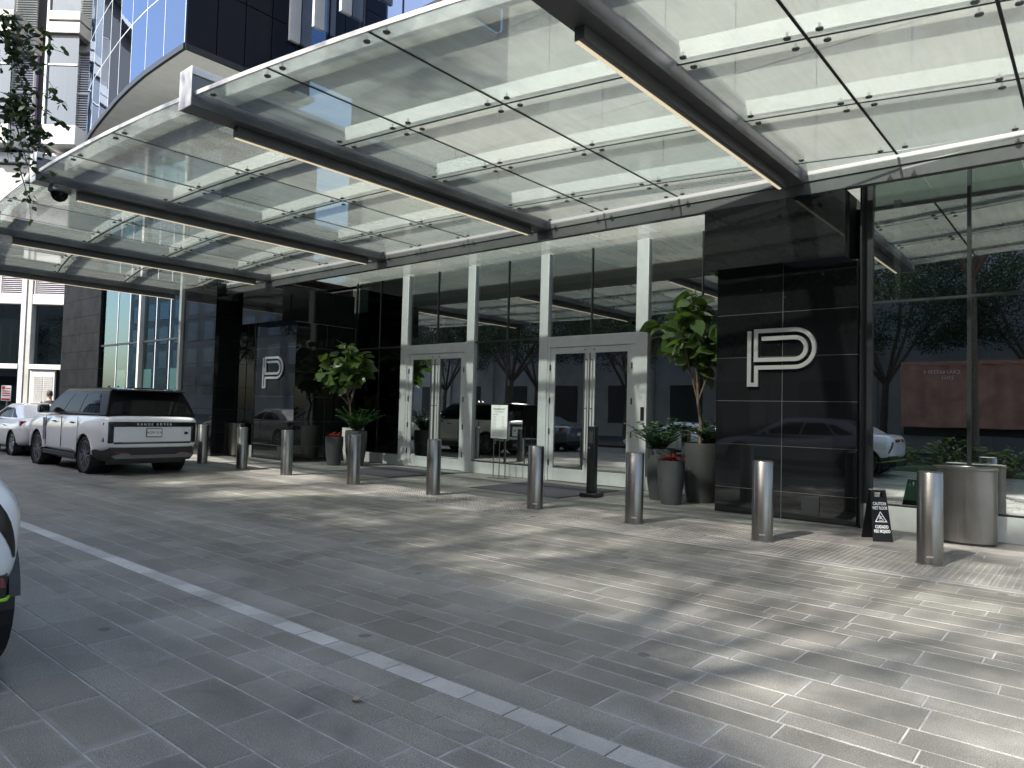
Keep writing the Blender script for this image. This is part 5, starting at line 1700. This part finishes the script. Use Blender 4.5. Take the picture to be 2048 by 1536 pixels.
def tree_meshes(seed, h_trunk, rad, rz, cz, clusters, per, size=.115, spread=.62):
    r = random.Random(seed)
    tips = crown_points(r, clusters, rad, rz, cz)
    mb = MB()
    top = Vector((r.uniform(-.2, .2), r.uniform(-.2, .2), h_trunk))
    mb.tube([(0, 0, 0), (.04, .02, .3), (top.x * .6, top.y * .6, h_trunk * .6), top], [.20, .15, .125, .115], 12)
    limbs = []
    for k in range(6):
        a = k * 2 * math.pi / 6 + r.uniform(-.3, .3)
        e = Vector((math.cos(a) * rad * .55, math.sin(a) * rad * .55, cz + r.uniform(-.2, .5) * rz))
        m = top.lerp(e, .5) + Vector((r.uniform(-.3, .3), r.uniform(-.3, .3), -.25))
        mb.tube([top - Vector((0, 0, .15)), m, e], [.085, .06, .03], 8)
        limbs.append((top, m, e))
    for t in tips:
        best = min(limbs, key=lambda l: (l[2] - t).length)
        s = best[1].lerp(best[2], r.uniform(.2, 1))
        md = s.lerp(t, .5) + Vector((r.uniform(-.15, .15), r.uniform(-.15, .15), r.uniform(-.1, .2)))
        mb.tube([s, md, t], [.022, .014, .006], 5, False)
    tr = mb.mesh('trunk', M['bark'], smooth=True)
    V, F = leaf_cloud(tips, per, spread, size, seed)
    cm = bpy.data.meshes.new('crown'); cm.from_pydata(V.tolist(), [], F.tolist()); cm.materials.append(M['tree_leaf'])
    return tr, cm
TV = [tree_meshes(11, 2.9, 4.0, 2.5, 6.2, 120, 150), tree_meshes(23, 3.1, 4.2, 2.7, 6.6, 130, 150), tree_meshes(37, 2.6, 3.9, 2.4, 5.9, 110, 150)]
def tree(x, y, rot, v, sc, label, grp):
    t = empty('street_tree', (x, y, .05), label, 'tree', grp)
    t.rotation_euler = (0, 0, rot); t.scale = (sc, sc, sc)
    for nm, me in zip(('trunk', 'crown'), TV[v]):
        o = bpy.data.objects.new(nm, me); C.objects.link(o); o.parent = t
    return t
near_trees = [(-33.5, -3.9, .3, 1, 1.15), (-25.6, -4.2, 1.9, 0, 1.15), (-17.4, -4.0, 4.0, 2, 1.15), (-9.4, -3.9, 2.6, 1, 1.08), (2.6, -4.3, 5.2, 2, 1.15), (10.4, -4.1, 5.2, 0, 1.15), (-3.2, -3.7, 1.1, 3, 1.0), (-12.6, -4.6, 2.9, 3, 1.06), (-7.0, -4.4, 4.4, 3, 1.08)]
TV.append(tree_meshes(51, 6.2, 3.3, 1.9, 9.6, 62, 95, .12, .62))  # tall thin-crowned trees, added to dapple the paving with leaf shade
ORD = ['first', 'second', 'third', 'fourth', 'fifth', 'sixth', 'seventh', 'eighth', 'ninth']
for i, a in enumerate(near_trees):
    if i == 3: t = tree(*a, 'street tree whose twigs hang into the upper left of the picture', 'trees on the planting strip')
    else: tree(*a, 'leafy street tree on the planting strip, ' + ORD[i] + ' as placed, tall ones added for dappled shade, seen only in the glass', 'trees on the planting strip')
    if i == 3: TREE_L = t
far_trees = [(-40, -13.2, .5, 0, 1.1), (-31, -13.5, 1.5, 1, 1.1), (-23.5, -13.3, 2.5, 2, 1.15), (-15.5, -13.4, 3.6, 1, 1.1), (-8.0, -13.6, .9, 0, 1.15), (-2.0, -13.5, 4.4, 1, 1.1), (5.2, -13.4, 5.6, 2, 1.1)]
for i, a in enumerate(far_trees): tree(*a, ORD[i] + ' leafy tree across the street from the saloon end, seen only in the glass', 'trees across the street')

# low branch of the near tree hanging into the picture (world coordinates)
r = random.Random(99)
br = MB(); lv = MB()
roots = [((-9.3, -3.0, 5.4), (-8.3, -.6, 5.3), (-7.55, 1.2, 4.9), (-7.18, 1.80, 4.62)),
         ((-9.3, -3.0, 5.2), (-8.6, -.6, 4.8), (-7.7, 1.2, 4.4), (-7.15, 1.82, 3.95))]
twigs = []
for R0 in roots:
    br.tube(R0, [.05, .03, .018, .008], 6)
    for k in range(15):
        s = Vector(R0[2]).lerp(Vector(R0[3]), r.uniform(.5, 1.0))
        e = s + Vector((r.uniform(-.05, .34), r.uniform(.02, .28), r.uniform(-.48, .14)))
        m = s.lerp(e, .5) + Vector((r.uniform(-.05, .05), r.uniform(-.05, .05), .05))
        twigs.append((s, m, e))
extra = [((-7.2, 1.78, 4.6), (-7.0, 1.92, 4.58), (-6.86, 2.06, 4.52)), ((-7.1, 1.8, 4.2), (-6.98, 1.95, 4.16), (-6.86, 2.06, 4.08)), ((-7.15, 1.8, 4.15), (-6.95, 1.98, 3.98), (-6.84, 2.08, 3.86)), ((-7.2, 1.80, 3.9), (-7.08, 1.88, 3.5), (-7.04, 1.90, 3.06)), ((-7.2, 1.80, 3.7), (-7.05, 1.9, 3.5), (-6.93, 2.0, 3.42)), ((-7.2, 1.82, 4.1), (-7.1, 1.88, 3.8), (-7.04, 1.92, 3.5)), ((-7.2, 1.82, 4.3), (-7.12, 1.87, 4.0), (-7.08, 1.90, 3.7)), ((-7.2, 1.82, 3.6), (-7.1, 1.88, 3.3), (-7.02, 1.92, 3.2))]
twigs += [tuple(Vector(p) for p in e) for e in extra]
for (s, m, e) in twigs:
    br.tube([s, m, e], [.006, .004, .002], 4, False)
    for k in range(19):
        u = r.random() ** .7
        p = s.lerp(m, u * 2) if u < .5 else m.lerp(e, (u - .5) * 2)
        p = p + Vector((r.uniform(-.03, .03), r.uniform(-.03, .03), r.uniform(-.03, .03)))
        d = Vector((r.uniform(-1, 1), r.uniform(-1, 1), r.uniform(-.9, .5)))
        v, f = leaf_blade(r.uniform(.045, .085), .019, 3, .2, .4, 0, 'zz')
        lv.add(v, f, 0, orient(d, r.uniform(-1, 1), p))
inv = (Matrix.Translation(TREE_L.location) @ Matrix.Rotation(TREE_L.rotation_euler.z, 4, 'Z') @ Matrix.Scale(TREE_L.scale.x, 4)).inverted()
for mb, nm, mt in ((br, 'branch', 'bark'), (lv, 'hanging_leaves', 'tree_leaf')):
    mb.v = [tuple(inv @ Vector(p)) for p in mb.v]
    o = mb.build(nm, M[mt], None, smooth=True, angle=80); o.parent = TREE_L

# shrubs on the planting strip
def shrub(x, y, h, rad, seed, n=420):
    r = random.Random(seed)
    t = empty('shrub', (x, y, .1), ORD[seed - 200] + ' low shrub on the planting strip, seen only in the glass', 'shrub', 'shrubs on the planting strip')
    mb = MB()
    for k in range(n):
        a = r.uniform(0, 6.28); rr = rad * math.sqrt(r.random()); z = .1 + h * r.random() * (1 - .5 * (rr / rad) ** 2)
        v, f = leaf_blade(r.uniform(.12, .26), .04, 3, .2, .8, 0, 'zz')
        mb.add(v, f, 0, orient((math.cos(a), math.sin(a), r.uniform(-.1, 1.0)), r.uniform(-.6, .6), (x + rr * math.cos(a), y + rr * math.sin(a), z)))
    mb.build('foliage', M['shrub_leaf'], t)
    st = MB()
    for k in range(5): st.tube([(x + .1 * math.cos(k), y + .1 * math.sin(k), .05), (x + .4 * rad * math.cos(k * 1.3), y + .4 * rad * math.sin(k * 1.3), .1 + h * .6)], [.015, .008], 5)
    st.build('stems', M['bark'], t)
for i, (x, y, h, rd) in enumerate([(-7.2, -3.0, .8, .8), (-5.4, -2.9, .9, .8), (-3.6, -3.1, 1.0, .9), (-2.0, -3.0, .8, .8), (-.4, -3.0, .9, .8), (1.2, -3.0, .8, .8), (-12.5, -3.2, .8, .8), (-15, -3.1, .8, .8)]):
    shrub(x, y, h, rd, 200 + i)

# street wall with louvres; top raised and sloped to shade drive and SUV
SW = empty('street_wall', (0, -17.5, 0), 'grey wall with dark louvres across the street, top shaped to cast shade, seen only in the glass', 'building')
MB().prism([(-60, 0), (14, 0), (14, 9), (5, 12.5), (-2.2, 17.4), (-3.8, 18.2), (-6.0, 19.5), (-10.7, 20.2), (-18.2, 20.4), (-18.3, 22.6), (-60, 22.6)], -24, -17.5, 'y').build('wall', M['concrete'], SW, fix=True)
for k in range(16):
    x = -52 + 4.9 * k
    fr = boxm('louvre_back', M['black'], x, x + 2.2, -17.49, -17.46, .9, 3.6, SW)
    s = MB()
    for j in range(16): s.box(x + .02, x + 2.18, -17.455, -17.40, .95 + .165 * j, 1.03 + .165 * j)
    s.build('louvre', M['louvre_dark'], SW)
    boxm('pilaster', M['concrete'], x + 3.2, x + 3.7, -17.495, -17.3, 0, 8.0, SW)
OB = empty('office_block', (-97, -26, 0), 'tall pale office block across the street, seen only in the glass', 'building')
MB().box(-130, -64, -60, -30, 0, 24).build('wall', M['stain'], OB)
for i in range(12):
    for j in range(5):
        boxm('window', M['window_blue'], -128 + 5.1 * i, -125 + 5.1 * i, -29.99, -29.93, 3 + 4 * j, 5.8 + 4 * j, OB)

# red shipping container on its trailer
CT = empty('shipping_container', (0, -10.6, 0), 'rusty red shipping container on a trailer, seen only in the glass', 'container')
cx0, cx1 = -6.4, 5.8
cb = MB()
n = 60
prof = []
for k in range(n + 1):
    x = cx0 + .12 + (cx1 - cx0 - .24) * k / n
    prof.append((x, -9.42 + (.03 if k % 4 in (0, 1) else 0.0)))
cb.prism(prof + [(cx1 - .12, -11.8), (cx0 + .12, -11.8)], 1.40, 3.88)
cb.build('corrugated_side', M['container'], CT, fix=True)
MB().box(cx0, cx1, -9.44, -9.36, 1.35, 1.5).box(cx0, cx1, -9.44, -9.36, 3.80, 3.95).box(cx0, cx0 + .14, -9.44, -9.355, 1.5, 3.8).box(cx1 - .14, cx1, -9.44, -9.355, 1.5, 3.8).build('frame', M['container'], CT)
MB().box(cx0 + .3, cx1 - .3, -11.2, -10.0, 1.05, 1.34).build('trailer_bed', M['black_plastic'], CT)
for x in (3.2, 4.4, -4.6):
    for y in (-9.75, -11.5): MB().lathe([(.001, -.15), (.5, -.15), (.52, -.1), (.52, .1), (.5, .15), (.001, .15)], n=24, M=Matrix.Translation((x, y, .52)) @ Matrix.Rotation(math.radians(90), 4, 'X'), cap=False).build('wheel', M['rubber'], CT, smooth=True)
for s, x, z, sz in (('CAIU 663330 4', -4.95, 3.52, .2), ('22G1', -4.75, 3.30, .2)):
    o = place('lettering', text_mesh(s, sz, .002, M['white_print']), CT, (x, -9.384, z)); o.rotation_euler = (math.radians(90), 0, math.pi)

# stop sign on the far side of the drive
SG = empty('stop_sign', (-36, 1.9, 0), 'red octagonal sign with an arrow plate, seen only in the glass', 'sign')
MB().cyl((-36, 1.9, 0), (-36, 1.9, 3.0), .035, 8).build('post', M['silver'], SG)
MB().prism([(-36 + .42 * math.cos(math.radians(22.5 + 45 * k)), 2.75 + .42 * math.sin(math.radians(22.5 + 45 * k))) for k in range(8)], 1.94, 1.96, 'y').build('plate', M['red_print'], SG, fix=True)
o = place('lettering', text_mesh('STOP', .28, .002, M['white_print']), SG, (-36, 1.965, 2.75)); o.rotation_euler = (math.radians(90), 0, math.pi)
MB().box(-36.22, -35.78, 1.94, 1.955, 1.55, 2.25).build('arrow_plate', M['paper'], SG)
MB().box(-36.04, -35.96, 1.957, 1.962, 1.65, 2.1).box(-36.0, -35.86, 1.957, 1.962, 2.02, 2.1).build('arrow', M['ink'], SG)
